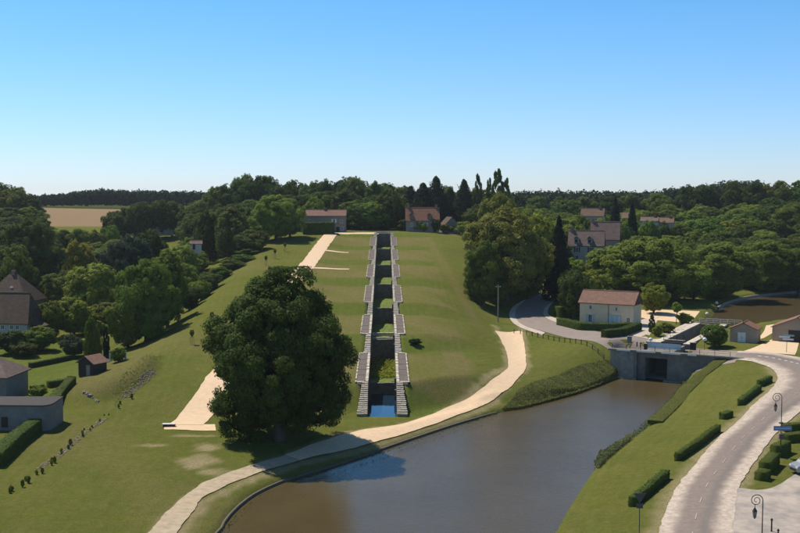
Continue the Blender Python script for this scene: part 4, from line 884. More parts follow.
def house(name, label, cat, loc, rz, wd, dp, eave, rise, wm, rm, wins=(), doors=(), chim=(), hip=0, over=.35, group=None, gable_axis='x', sidewins=()):
    """ridge along local x; front wall faces local -y; origin at the middle of the front wall's foot"""
    t = thing(name, label, cat, loc, rz, group); a = wd / 2; z0 = -1.2; q = MB()
    V = [(-a, 0, z0), (a, 0, z0), (a, dp, z0), (-a, dp, z0), (-a, 0, eave), (a, 0, eave), (a, dp, eave), (-a, dp, eave)]; Fc = [(0, 1, 5, 4), (1, 2, 6, 5), (2, 3, 7, 6), (3, 0, 4, 7), (4, 5, 6, 7)]
    if not hip: V += [(-a, dp / 2, eave + rise), (a, dp / 2, eave + rise)]; Fc += [(5, 6, 9), (7, 4, 8)]
    q.add(V, Fc).build('wall', wm, t)
    r = MB(); sl_ = rise / (dp / 2); o = over; th = .2; k = hip * a
    ze = eave - o * sl_; zr = eave + rise
    V = [(-a - o, -o, ze), (a + o, -o, ze), (a + o, dp + o, ze), (-a - o, dp + o, ze), (-a - (o if not hip else -k), dp / 2, zr), (a + (o if not hip else -k), dp / 2, zr)]
    V2 = [(x, y, z + th) for x, y, z in V]; n = 6
    r.add(V + V2, [(6, 7, 11, 10), (8, 9, 10, 11), (7, 8, 11), (9, 6, 10), (1, 0, 4, 5), (3, 2, 5, 4), (2, 1, 5), (0, 3, 4), (0, 1, 7, 6), (1, 2, 8, 7), (2, 3, 9, 8), (3, 0, 6, 9)])
    ro = r.build('roof', rm, t)
    rg_ = MB(); rg_.tube([(V[4][0], dp / 2, zr + th), (V[5][0], dp / 2, zr + th)], .14, 6); rg_.build('ridge_tiles', rm, ro)
    for cx, cy, ch in chim:
        q = MB(); q.box((cx, cy, zr + ch / 2 - .6), (.9, .7, ch + 1.2)); q.box((cx, cy, zr + ch + .08), (1.1, .9, .16)); c_ = q.build('chimney', mat('chimney_brick', (.3, .16, .11), .9, (3, .6)), ro)
        q = MB(); q.lathe([(.13, 0), (.11, .45)], (cx, cy, zr + ch + .14), 8); q.build('chimney_pot', M_ORNG, t)
    for wx, wz, ww, wh, sh in wins: window(t, (wx, 0, wz), ww, wh, 'x', M_WHITE, sh)
    for wy, wz, ww, wh, sh in sidewins: window(t, (a, wy, wz), ww, wh, 'y', M_WHITE, sh)
    for dx, dw, dh, dm in doors:
        q = MB(); q.box((dx, -.03, dh / 2), (dw, .1, dh)); d_ = q.build('door', dm, t); q = MB(); q.box((dx + dw * .36, -.1, dh * .47), (.08, .08, .12)); q.build('handle', M_IRON, d_)
        q = MB(); q.box((dx, -.05, dh + .08), (dw + .3, .2, .16)); q.build('lintel', M_STONE, t)
    return t
ANG = math.atan2(-.475, .880)
def hp(px, py, z): p = at(px, py, z); return (p[0], p[1], gz(p[0], p[1]))
# cream house by the road
p = at(606, 324.5, 6.0)
ch = house('house', 'cream two storey house with a red tiled roof and blue shutters by the road', 'house', (p[0], p[1], 6.0), ANG, 13.6, 7.2, 5.3, 2.6, M_CREAM, M_RED,
    [(-4.0, 4.1, .75, 1.1, None), (2.6, 4.0, .7, 1.0, None), (-4.1, 1.35, 1.0, 2.0, M_BLUE), (5.6, 1.4, .9, 1.3, None)], [], [], 0, .4)
q = MB(); q.box((2.2, -.07, 1.25), (3.4, .12, 2.3)); q.build('shutter_door', M_BLUE, ch)
for s in (-1.1, 0, 1.1): q = MB(); q.box((2.2 + s, -.15, 1.25), (.06, .05, 2.2)); q.build('door_batten', M_WHITE, ch)
q = MB(); q.tube([(.6, -.12, 0), (.6, -.12, 5.2)], .06, 6); q.build('downpipe', M_IRON, ch)
# lock keeper's hut and garage
p = at(743.5, 343, 6.0)
def gable_front(name, label, cat, p, z, wd, dp, eave, rise, wm, rm):
    """ridge runs back from the viewer: gable wall in front"""
    t = thing(name, label, cat, (p[0], p[1], z), ANG); a = wd / 2; q = MB(); z0 = -1
    q.add([(-a, 0, z0), (a, 0, z0), (a, dp, z0), (-a, dp, z0), (-a, 0, eave), (a, 0, eave), (a, dp, eave), (-a, dp, eave), (0, 0, eave + rise), (0, dp, eave + rise)], [(0, 1, 5, 8, 4), (1, 2, 6, 5), (2, 3, 7, 9, 6), (3, 0, 4, 7)]); q.build('wall', wm, t)
    for s in (-1, 1):
        r = MB(); o = .3; sl_ = rise / a; A_ = [(0, -o, eave + rise + .02), (s * (a + o), -o, eave - o * sl_ + .02), (s * (a + o), dp + o, eave - o * sl_ + .02), (0, dp + o, eave + rise + .02)]
        if s < 0: A_ = A_[::-1]
        r.add(A_ + [(x, y, z + .16) for x, y, z in A_], [(3, 2, 1, 0), (4, 5, 6, 7), (0, 1, 5, 4), (1, 2, 6, 5), (2, 3, 7, 6), (3, 0, 4, 7)]); r.build('roof', rm, t)
    q = MB(); q.tube([(0, -.3, eave + rise + .2), (0, dp + .3, eave + rise + .2)], .13, 6); q.build('ridge_tiles', rm, t)
    return t
hut = gable_front('lock_hut', 'small tan hut with an orange tiled roof and a white door by the lock', 'hut', at(743, 342.5, 6.0), 6.0, 5.6, 5.0, 2.9, 1.3, M_TAN, M_ORNG)
for s in (-1, 1):
    q = MB(); q.box((s * .42 - .3, -.04, 1.1), (.8, .1, 2.2)); d_ = q.build('door', M_BLUE if False else M_WHITE, hut); q = MB(); q.box((s * .12 - .3, -.11, 1.05), (.06, .07, .16)); q.build('handle', M_IRON, d_)
gar = gable_front('garage', 'tan garage with red tiled roof and wide brown door beside the small hut', 'garage', at(797, 342.5, 6.0), 6.0, 10.4, 8, 3.1, 2.2, M_TAN, M_RED)
gd = MB(); gd.box((1.0, -.05, 1.3), (5.6, .12, 2.6)); g_ = gd.build('garage_door', M_DARK, gar)
for j in range(5): q = MB(); q.box((1.0, -.13, .3 + j * .5), (5.5, .05, .42)); q.build('door_panel', M_DARK, g_)
# hilltop houses
D = 398; x = xat(323, D)
house('farmhouse', 'long low house with a red roof at the top of the sand ramp', 'house', (x, D, gz(x, D)), 0, 17.0, 7, 6.3, 2.0, M_DULL, M_RED, [(4.2, 4.4, .9, 1.4, M_WHITE), (7, 4.2, .8, 1.2, None), (7.2, 1.5, .9, 1.3, None), (-5, 4.3, .9, 1.2, None)], [(5.6, 1.1, 2.2, M_DARK)], [(.6, 3.5, .7)])
D = 405; x = xat(422.5, D); hb = house('house', 'hilltop house with a steep patchy orange roof and dormers beside the lock head', 'house', (x, D, gz(x, D)), 0, 12.6, 7.6, 4.6, 4.6, M_DULL, M_ORNG, [(-1.6, 2.9, .9, 1.5, M_PALE), (1.2, 2.9, .9, 1.5, M_PALE), (-4.3, 2.9, .9, 1.4, None), (4.2, 2.9, .9, 1.4, None)], [], [(-5.4, 3.8, 1.2), (5.4, 3.8, 1.0)])
def dormer(t, x, y, z, wd=1.6, ht=1.9, rm=M_BROWN, wm=M_PALE, dp=2.6):
    q = MB(); q.box((x, y + dp / 2, z + ht / 2), (wd, dp, ht)); d_ = q.build('dormer', wm, t)
    r = MB(); a = wd / 2 + .2; A_ = [(-a, -.2, ht), (a, -.2, ht), (0, -.2, ht + a * .9)]; V = [(x + p[0], y + p[1], z + p[2]) for p in A_] + [(x + p[0], y + dp + .4, z + p[2]) for p in A_]
    r.add(V, [(0, 1, 2), (5, 4, 3), (1, 4, 5, 2), (3, 0, 2, 5), (0, 3, 4, 1)]); r.build('dormer_roof', rm, d_)
    q = MB(); q.box((x, y - .03, z + ht * .55), (wd * .6, .06, ht * .6)); q.build('pane', M_GLASS, d_)
for x_ in (-4.4, 2.6): dormer(hb, x_, .35, 5.0, 1.5, 1.5, M_BROWN, M_DULL)
D = 412; x = xat(452, D); gx = thing('barn', 'small barn with a dark gable roof and a bluish front on the hilltop', 'barn', (x, D, gz(x, D)), R(12))
q = MB(); a = 3.2; q.add([(-a, 0, -1), (a, 0, -1), (a, 8, -1), (-a, 8, -1), (-a, 0, 3), (a, 0, 3), (a, 8, 3), (-a, 8, 3), (0, 0, 6.3), (0, 8, 6.3)], [(0, 1, 5, 8, 4), (1, 2, 6, 5), (2, 3, 7, 9, 6), (3, 0, 4, 7)]); q.build('wall', M_GREY, gx)
for s in (-1, 1):
    A_ = [(0, -.3, 6.34), (s * 3.6, -.3, 2.65), (s * 3.6, 8.3, 2.65), (0, 8.3, 6.34)]; A_ = A_ if s > 0 else A_[::-1]; r = MB(); r.add(A_ + [(p[0], p[1], p[2] + .15) for p in A_], [(3, 2, 1, 0), (4, 5, 6, 7), (0, 1, 5, 4), (1, 2, 6, 5), (2, 3, 7, 6), (3, 0, 4, 7)]); r.build('roof', M_BROWN, gx)
q = MB(); q.box((0, -.05, 1.3), (2.4, .1, 2.6)); q.build('door', M_DBLUE, gx)
# dormer house on the right slope
D = 352; x = xat(586, D); dz = gz(x, D)
dh = house('house', 'pale house with two dormers and a brown roof beside the dark spruce', 'house', (x, D, zat(262, D)), ANG * .5, 11.5, 7.5, 5.6, 4.6, M_PALE, M_MAUVE, [(-2.9, 4.1, 1.0, 1.7, M_BROWN), (1.6, 4.1, 1.0, 1.7, M_BROWN), (-2.9, 1.5, 1.0, 1.5, None), (1.6, 1.5, 1.0, 1.5, None)], [(3.8, 1.0, 2.1, M_DARK)], [(-5, 3.7, 1.2)])
for x_ in (-3.2, 1.2): dormer(dh, x_, .5, 6.1, 1.6, 1.7, M_MAUVE, M_PALE)
x2 = xat(606, 360); house('house', 'steep mauve gabled wing behind the dormer house', 'house', (x2, 362, zat(262, 362)), ANG * .5, 9.5, 8, 8.0, 5.6, M_TAN, M_MAUVE, [(-2, 6, .9, 1.3, None)], [], [(-4.2, 4, 1.0)])
for px, D, py, wd, ev, rs, wm, rm, lb in [(592,432,225,9,3.8,2.8,M_PALE,M_FAR,'far pale house with an orange brown roof above the dormer house'), (649,420,230,6.5,3.6,1.4,M_PALE,M_TAN if False else M_MAUVE,'far pale house with a low light roof among the trees'), (664,424,228,7,2.2,1.8,M_PALE,M_FAR,'far house showing an orange brown roof among the trees'), (556,338,262,6,3.0,2.2,M_TAN,M_FAR,'small house half hidden behind the dark spruce'), (628,436,225,5,3,2.0,M_TAN,M_FAR,'far house with an orange roof half hidden by a pointed conifer')]:
    x = xat(px, D); house('house', lb, 'house', (x, D, zat(py, D)), ANG * .6, wd, 6, ev, rs, wm, rm, [(-wd * .2, ev * .55, .9, 1.2, None), (wd * .2, ev * .55, .9, 1.2, None)], [], [(wd * .3, 3, .8)])
# valley houses
D = 284; x = xat(2, D); ph = house('house', 'house with a tall brown pyramid roof and a small white skylight in the valley', 'house', (x, D, zat(312, D)), R(-8), 12.5, 11.2, 3.2, 6.6, M_DULL, M_BROWN, [(3, 1.6, 1, 1.2, None)], [], [(0, 5.6, .9)], .82, .6)
q = MB(); q.box((1.0, 2.6, 6.35), (.8, .5, .5)); q.build('skylight', M_WHITE, ph)
D = 247; x = xat(-16, D); bh = house('house', 'house with a big dark brown roof and pale blue grey wall behind the garden trees', 'house', (x, D, zat(336, D)), R(-6), 20, 9.0, 3.4, 6.2, wallm('bluegrey', (.36, .37, .36)), M_BROWN, [(6.2, 2.0, .9, 1.1, None), (7.6, 2.0, .9, 1.1, None), (4, 2.0, .9, 1.1, None)], [], [], .12, .5)
q = MB(); q.add([(10, 1, 2.9), (13, 1, 1.9), (13, 7, 1.9), (10, 7, 2.9), (10, 1, 3.08), (13, 1, 2.08), (13, 7, 2.08), (10, 7, 3.08)], [(3, 2, 1, 0), (4, 5, 6, 7), (0, 1, 5, 4), (1, 2, 6, 5), (2, 3, 7, 6), (3, 0, 4, 7)]); q.build('lean_to_roof', M_BROWN, bh)
q = MB(); q.box((11.4, 4, .7), (2.6, 5.4, 3.0)); q.build('lean_to', M_DARK, bh)
D = 178; x = xat(-34, D); house('house', 'house with a low grey brown hip roof behind the grey wall', 'house', (x, D, 2.4), R(-4), 12.5, 9, 4.6, 2.6, M_GREY, M_MAUVE, [(3.5, 2.8, 1, 1.2, None)], [], [], .55, .5)
D = 158.5; x0, x1 = xat(-30, D), xat(46.5, D); gw = thing('outbuilding', 'flat roofed grey outbuilding with a plain wall and rounded corner', 'outbuilding', (0, 0, 0))
pl = [(x0, D), (x1 - 1.2, D - .4), (x1 - .5, D - .1), (x1 - .1, D + .6), (x1, D + 1.4), (x1 - .2, D + 6.5), (x0, D + 6.5)]
q = MB(); q.prism(pl, 1.0, 5.9); q.build('wall', M_GREY, gw); c_ = np.mean(np.array(pl), 0); q = MB(); q.prism([tuple((np.array(p_) - c_) * np.array([1.01, 1.05]) + c_) for p_ in pl], 5.9, 6.06); q.build('roof_edge', M_DARK, gw)
q = MB(); q.box((x1 - 7, D - .22, 3.4), (1.0, .06, 1.6)); q.build('door', M_DARK, gw)
D = 474; x = xat(164, D); house('house', 'pale grey gabled house with a brick chimney below the field', 'house', (x, D, zat(233, D)), R(35), 9, 8, 3.5, 4.2, M_PALE, mat('grey_roof', (.24, .22, .2), .9, (2, .5)), [(0, 2, 1, 1.2, None)], [], [(4.0, 4, 1.6)])
D = 330; x = xat(196, D); house('hut', 'small white hut with a dark door in the valley below the hilltop trees', 'hut', (x, D, zat(249.5, D)), R(10), 3.2, 3, 1.8, .8, M_PALE, M_MAUVE, [(.8, 1.1, .5, .6, None)], [(-.7, .8, 1.6, M_DARK)])
# timber shed
x, y, z = gp(86, 376); sh = thing('garden_shed', 'dark timber garden shed with a pitched roof on the garden lawn', 'shed', (x, y, z), R(-28))
for j in range(11):
    q = MB(); q.box((-1.65 + j * .33, 0, 1.2), (.31, .05, 2.4)); q.build('plank', M_DARK, sh)
    q = MB(); q.box((1.82, .17 + j * .3, 1.2), (.05, .28, 2.4)); q.build('plank', M_DARK, sh)
q = MB(); q.add([(-1.78, .04, -.4), (1.78, .04, -.4), (1.78, 3.4, -.4), (-1.78, 3.4, -.4), (-1.78, .04, 2.4), (1.78, .04, 2.4), (1.78, 3.4, 2.4), (-1.78, 3.4, 2.4), (0, .04, 3.5), (0, 3.4, 3.5)], [(0, 1, 5, 8, 4), (1, 2, 6, 5), (2, 3, 7, 9, 6), (3, 0, 4, 7)]); q.build('wall', M_DARK, sh)
for s in (-1, 1):
    A_ = [(0, -.3, 3.54), (s * 2.2, -.3, 2.2), (s * 2.2, 3.7, 2.2), (0, 3.7, 3.54)]; A_ = A_ if s > 0 else A_[::-1]; r = MB(); r.add(A_ + [(p_[0], p_[1], p_[2] + .1) for p_ in A_], [(3, 2, 1, 0), (4, 5, 6, 7), (0, 1, 5, 4), (1, 2, 6, 5), (2, 3, 7, 6), (3, 0, 4, 7)]); r.build('roof', M_MAUVE if s < 0 else M_RED, sh)
q = MB(); q.box((.6, -.06, 1.0), (.9, .06, 2.0)); q.build('door', M_TIMB, sh)
# white posts / gate by the lawn
x, y, z = gp(118, 362); gt = thing('garden_gate', 'pale blue garden gate with white posts at the lawn edge', 'gate', (x, y, z), .2)
for k in range(4): q = MB(); q.box((-1.5 + k, 0, 1.0), (.16, .16, 2.2)); q.build('post', M_WHITE, gt)
for k in range(6): q = MB(); q.box((-1.2 + k * .5, .02, .9), (.3, .05, 1.5)); q.build('slat', M_BLUE, gt)

# ------------------------------------------------------------------ bridge and working lock
br = thing('road_bridge', 'low concrete road bridge with a square dark opening over the canal', 'bridge', (B0[0], B0[1], 0), ANG)
ZT = 6.02
def bb(u0, u1, v0, v1, z0, z1, name, m, par=br, bev=0):
    q = MB(); q.box(((u0 + u1) / 2, (v0 + v1) / 2, (z0 + z1) / 2), (u1 - u0, v1 - v0, z1 - z0)); return q.build(name, m, par, None, bev)
bb(-9.6, -4.0, -1.6, -.6, -1.5, ZT - .35, 'wing_wall', M_CONC); bb(-4.0, -2.45, -.9, .1, -1.5, ZT - .35, 'abutment', M_CONCD); bb(-4.6, -4.0, -1.75, -.6, -1.5, ZT - .36, 'pilaster', M_CONCD)
bb(2.2, 15, -1.3, -.3, -1.5, ZT - .35, 'wing_wall', M_CONCD); bb(-2.45, 2.2, -.7, .2, 4.5, ZT - .36, 'lintel', M_CONCD)
bb(-2.9, -2.45, .1, 11, -1.5, 5.4, 'tunnel_wall', M_CONCD); bb(2.2, 2.7, -.3, 11, -1.5, 5.4, 'tunnel_wall', M_CONCD)
bb(-3.2, 3.0, -.6, 10.6, 5.3, 5.9, 'deck', M_CONCD)
bb(-10, 17.5, -1.9, -.5, ZT - .35, ZT + .02, 'edge_beam', M_CONCD)
for a, b in ((-8.2, -5.3), (-4.0, -.1), (1.1, 5.0), (6.4, 8.2)): bb(a, b, -1.96, -1.9, ZT - .3, ZT - .02, 'edge_stripe', M_WHITE)
bb(-9.2, -4.0, -2.3, -1.7, -.6, .28, 'ledge', M_CONC); bb(1.6, 5.5, -2.1, -1.3, -.6, .3, 'ledge', M_CONC)
for k in range(9): bb(-9.4 + k * 3.0, -9.32 + k * 3.0, -1.3, -1.22, ZT, ZT + 1.0, 'rail_post', M_IRON)
for z_ in (.55, 1.0): bb(-9.4, 14.7, -1.28, -1.24, ZT + z_ - .04, ZT + z_, 'rail', M_IRON)
wl_ = thing('canal_lock', 'working lock chamber with pale stone edges behind the bridge', 'canal lock', (B0[0], B0[1], 0), ANG)
bb(-3.9, -2.5, 11, 51, -1.5, 6.1, 'lock_wall', M_CONCD, wl_); bb(2.5, 3.9, 11, 51, -1.5, 6.1, 'lock_wall', M_CONCD, wl_)
for k in range(20):
    bb(-4.0, -2.44, 11 + k * 2.0, 12.93 + k * 2.0, 6.0, 6.24, 'coping_stone', M_STONE, wl_); bb(2.44, 4.0, 11 + k * 2.0, 12.93 + k * 2.0, 6.0, 6.24, 'coping_stone', M_STONE, wl_)
bb(-5.8, -4.05, 12, 50, 5.5, 6.1, 'quay', M_SHOUL, wl_); bb(-2.6, 2.6, 51, 52.2, -1.5, 5.9, 'upper_sill', M_CONC, wl_)
for s in (-1, 1):
    q = MB(); q.box((s * 1.25, 11.9, 3.0), (2.45, .35, 6.4), s * .18); q.build('lock_gate', M_DARK, wl_)
q = MB(); q.box((0, 13.2, 6.6), (4.6, .9, .12)); q.build('footboard', M_TIMB, wl_)
for u in (-2.2, -.7, .7, 2.2): bb(u - .04, u + .04, 12.8, 12.88, 6.6, 7.7, 'gate_post', M_IRON, wl_)
for z_ in (7.15, 7.7): bb(-2.3, 2.3, 12.8, 12.86, z_ - .05, z_, 'gate_rail', M_IRON, wl_)
q = MB(); q.box((0, 50.3, 6.3), (9.5, .5, .35)); q.build('balance_beam', M_TIMB, wl_)
for z_ in (6.9, 7.35): bb(-3, 7.2, 50.9, 51.0, z_ - .08, z_ + .02, 'hand_rail', M_WHITE, wl_)
for k in range(7): bb(-3 + k * 1.7, -2.88 + k * 1.7, 50.9, 51.0, 5.6, 7.35, 'rail_post', M_WHITE, wl_)
def bobj(name, label, cat, px, py, z=6.05): p = at(px, py, z); return thing(name, label, cat, (p[0], p[1], z), ANG)
t = bobj('banner', 'pale blue white banner stretched along the far side of the bridge', 'banner', 664, 350); t.location.z = 6.08
q = MB()
for k in range(9):
    u0, u1 = -3.4 + k * .76, -3.4 + (k + 1) * .76; o0, o1 = .05 * math.sin(k * 1.3), .05 * math.sin((k + 1) * 1.3)
    q.add([(u0, o0, .2), (u1, o1, .2), (u1, o1, 1.35), (u0, o0, 1.35), (u0, o0 + .03, .2), (u1, o1 + .03, .2), (u1, o1 + .03, 1.35), (u0, o0 + .03, 1.35)], [(0, 1, 2, 3), (7, 6, 5, 4), (3, 2, 6, 7)])
q.build('cloth', mat('banner_cloth', (.42, .5, .55), .8, (.7, .6, (.62, .66, .68))), t)
for u in (-3.45, 0, 3.5): q = MB(); q.box((u, .1, .7), (.08, .08, 1.5)); q.build('post', M_IRON, t)
def cabinet(label, px, py, wd, ht, m):
    t = bobj('cabinet', label, 'utility box', px, py); q = MB(); q.box((0, 0, ht / 2), (wd, .5, ht)); q.build('casing', m, t, None, .03); q = MB(); q.box((0, -.28, ht * .52), (wd * .8, .05, ht * .8)); q.build('door', m, t); q = MB(); q.box((0, 0, ht + .04), (wd + .1, .62, .08)); q.build('lid', M_CONC, t)
cabinet('grey utility cabinet on the pavement at the canal side of the bridge', 629.5, 343, .9, 1.4, M_GREY); cabinet('dark box standing at the end of the pale banner', 645.5, 349.5, .6, 1.2, M_DARK)
cabinet('dark winding gear box in front of the clipped ball tree', 693, 350, 1.2, 1.5, M_DARK)
def lantern(label, px, py, h, z=6.0):
    t = bobj('lamp', label, 'lamp', px, py, z); q = MB(); q.tube([(0, 0, 0), (0, 0, h)], .05, 8); q.build('pole', M_IRON, t); q = MB(); q.lathe([(.1, h), (.42, h + .1), (.45, h + .4), (.3, h + .62), (.05, h + .72)], (0, 0, 0), 12); q.build('lamp_shade', M_WHITE, t, None, 0, True)
lantern('white drum lamp behind the bridge at the foot of the cypress', 650.5, 345, .9); lantern('white lamp beside the clipped ball tree', 704.5, 350, 1.9); lantern('white lamp at the head of the lock by the basin', 707, 317.5, .7); lantern('white lamp on the pier of the basin bank', 716.5, 308, 1.2, 5.6)
for k, (px, py) in enumerate([(637, 346.5), (640.5, 347)]):
    t = bobj('bollard', ['dark bollard next to the grey utility cabinet on the bridge', 'dark bollard nearer the pale banner on the bridge'][k], 'bollard', px, py); q = MB(); q.lathe([(.16, 0), (.13, .1), (.11, .7), (.17, .78), (.12, .95), (.02, 1.0)], (0, 0, 0), 10); q.build('shaft', M_IRON, t, None, 0, True)
# flower beds on the forecourt
for (a, b, c, d, lb) in [(672,334,700,326,'flower bed on the lock forecourt between the clipped bushes'), (690,326,706,318,'flower bed on the forecourt towards the basin lamp')]:
    growth('flowers', PX([(a, b, 6), (c, d, 6), (c + 3, d - 2.5, 6), (a + 2, b - 4, 6)]), 500, .5, .3, (.16, .12, .05), .4, int(a))
# wooden railing along the road above the canal
rl = resample(smooth_line(PX([(514,331,6.0),(527,333,5.9),(552,337.5,5.9),(580,343,5.9),(604,347.5,6.0)])), 17); f = thing('railing', 'dark post and rail barrier along the road above the canal bank', 'railing', (*rl[0], 0))
for k in range(17):
    x, y = rl[k] - rl[0]; z = gz(*rl[k]); q = MB(); q.box((x, y, z + .45), (.14, .14, 1.2), ANG); q.build('post', M_DARK, f)
    if k: x2, y2 = rl[k - 1] - rl[0]; q = MB(); q.tube([(x2, y2, gz(*rl[k - 1]) + .85), (x, y, z + .85)], .06, 6); q.build('rail', M_DARK, f)
# poles and signs
x, y, z = gp(498, 322); t = thing('utility_pole', 'tall grey wooden pole at the grass edge before the huge rounded tree', 'pole', (x, y, z)); q = MB(); q.tube([(0, 0, -.3), (0, 0, 9.3)], [.17, .12], 10); q.build('shaft', M_TIMB, t); q = MB(); q.box((0, 0, 8.8), (1.2, .1, .12)); q.build('crossarm', M_TIMB, t)
for s in (-.5, .5): q = MB(); q.lathe([(.05, 0), (.07, .08), (.03, .18)], (s, 0, 8.86), 8); q.build('insulator', M_WHITE, t)
def crozier(label, x, y, z, h, s, rz=0):
    t = thing('street_lamp', label, 'street lamp', (x, y, z), rz, 'curled iron street lamps'); q = MB(); q.lathe([(.2, 0), (.18, .5), (.1, .7), (.09, 1.6), (.07, 1.7)], (0, 0, 0), 10); q.build('base', M_IRON, t, None, 0, True)
    cx, cz = -s, h; pts = [(0, 0, 1.6), (0, 0, h - .5)]; rad = []
    for k in range(58):
        a = k / 57 * math.pi * 3.6; r = s * (1 - .80 * k / 57); pts.append((cx + .0 + r * math.cos(a) * 1.0 + (0), 0, cz + r * math.sin(a)))
    q = MB(); q.tube(pts, [.06, .05] + [.045 - .015 * k / 57 for k in range(58)], 8); q.build('pole', M_IRON, t, None, 0, True)
    lx, lz = cx - .02, h - s * .78
    q = MB(); q.tube([(lx - s * .2, 0, h - s * .70), (lx - s * .2, 0, lz - .2)], .03, 6); q.lathe([(.02, 0), (.06, -.1), (.2, -.34), (.24, -.38), (.24, -.44)], (lx - s * .2, 0, lz - .15), 8); q.build('lamp_cap', M_IRON, t)
    q = MB(); q.lathe([(.2, -.44), (.14, -1.0), (.1, -1.02)], (lx - s * .2, 0, lz - .15), 6); q.build('lamp_glass', mat('lamp_glass', (.35, .34, .32), .2, None, 0, 0, .5), t)
    q = MB()
    for k in range(6): a = k * math.pi / 3; q.tube([(lx - s * .2 + .21 * math.cos(a), 0 + .21 * math.sin(a), lz - .59), (lx - s * .2 + .145 * math.cos(a), .145 * math.sin(a), lz - 1.16)], .018, 5)
    q.lathe([(.12, -1.02), (.08, -1.12), (.02, -1.2)], (lx - s * .2, 0, lz - .15), 6); q.build('lamp_frame', M_IRON, t)
    return t
x, y, z = gp(780.5, 457); lp = crozier('curled iron street lamp at the island hedges, carrying a blue direction sign', x, y, z, 7.9, .66)
ds = thing('direction_sign', 'blue direction sign board fixed to the curled street lamp', 'sign', (x, y, z)); q = MB(); q.box((.15, -.14, 3.85), (2.4, .06, .62)); pb = q.build('board', M_DBLUE, ds, None, .02)
q = MB(); q.box((.15, -.176, 3.85), (2.1, .012, .2)); q.build('strip', mat('pale_sign', (.3, .4, .55), .5), pb)
q = MB(); q.lathe([(.32, 4.45), (.34, 4.55), (.2, 4.62), (.08, 4.66)], (0, 0, 0), 10); q.build('bracket', M_IRON, ds)
q = MB(); q.box((0, -.12, 2.75), (.6, .3, .7)); q.build('flower_basket', mat('purple_flowers', (.16, .1, .12), .9, (4, .7)), ds)
x, y, _ = at(761.5, 560, 2.6)[0], at(761.5, 560, 2.6)[1], 0; zb = gz(x, y)
crozier('curled iron street lamp in the car park, its foot out of view', x, y, zb, zat(505, y) - zb, .62)
x, y = at(639, 548, 2.3); zb = gz(x, y); zs = zat(503, y) - zb
t = thing('give_way_sign', 'back of a triangular give way sign on a post at the canal lawn', 'road sign', (x, y, zb)); q = MB(); q.tube([(0, 0, -.2), (0, 0, zs + .5)], .04, 8); q.build('post', M_IRON, t)
q = MB(); a = .62; q.add([(-a, -.06, zs + .55), (a, -.06, zs + .55), (0, -.06, zs - .5), (-a, -.03, zs + .55), (a, -.03, zs + .55), (0, -.03, zs - .5)], [(2, 1, 0), (3, 4, 5), (0, 1, 4, 3), (1, 2, 5, 4), (2, 0, 3, 5)]); q.build('triangle_plate', mat('sign_back', (.1, .1, .105), .5, (3, .4), 0, .4), t)
q = MB(); q.box((0, -.045, zs - .78), (.66, .03, .46)); q.build('lower_plate', mat('sign_back', (.1, .1, .105)), t)
x, y, z = gp(786.5, 353); t = thing('finger_post', 'white direction signs stacked on a post before the red roofed garage', 'sign', (x, y, z), ANG); q = MB(); q.tube([(0, 0, 0), (0, 0, 3.6)], .05, 8); q.build('post', M_IRON, t)
for k, (u, zz) in enumerate([(-.4, 3.2), (.2, 2.75), (.3, 3.55)]):
    q = MB(); w_ = 1.0; s = -1 if k == 0 else 1; q.add([(u - w_, -.08, zz - .17), (u + w_, -.08, zz - .17), (u + w_ + .2 * (s > 0), -.08, zz), (u + w_, -.08, zz + .17), (u - w_, -.08, zz + .17), (u - w_ - .2 * (s < 0), -.08, zz)], [(0, 1, 2, 3, 4, 5)]); V = list(q.v); q.add([(v[0], -.05, v[2]) for v in V], [(5, 4, 3, 2, 1, 0)]); q.f += [(i_, 6 + i_, 6 + (i_ + 1) % 6, (i_ + 1) % 6) for i_ in range(6)]; q.build('board', M_WHITE if k < 2 else M_BLUE, t)
# stone bench at the ramp foot
x, y, z = gp(169, 427); t = thing('stone_bench', 'white slab bench at the foot of the sand ramp', 'bench', (x, y, z), .05); q = MB(); q.box((0, 0, .45), (2.0, .6, .14)); q.build('seat', M_WHITE, t, None, .02)
for s in (-.75, .75): q = MB(); q.box((s, 0, .19), (.3, .5, .4)); q.build('leg', M_DARK, t)
q = MB(); q.box((0, .28, .2), (1.9, .06, .42)); q.build('back_panel', M_DARK, t)
# wooden bollards in the car park
for px, py, lb in [(771.5, 531, 'iron bollard in the car park beside the curled lamp'), (778, 541, 'iron bollard at the bottom edge of the car park')]:
    p = at(px, py, 2.95); t = thing('bollard', lb, 'bollard', (p[0], p[1], gz(p[0], p[1]))); q = MB(); q.lathe([(.11, 0), (.11, .1), (.08, .16), (.075, 1.2), (.13, 1.26), (.13, 1.34), (.07, 1.42), (.02, 1.5)], (0, 0, 0), 10); q.build('shaft', M_IRON, t, None, 0, True)
p = at(781, 546, 2.9); t = thing('stone_planter', 'low pale stone block at the foot of the car park bollards', 'planter', (p[0], p[1], gz(p[0], p[1])), .7); q = MB(); q.box((0, 0, .35), (.5, 2.2, .7)); q.build('block', M_WHITE, t, None, .06)

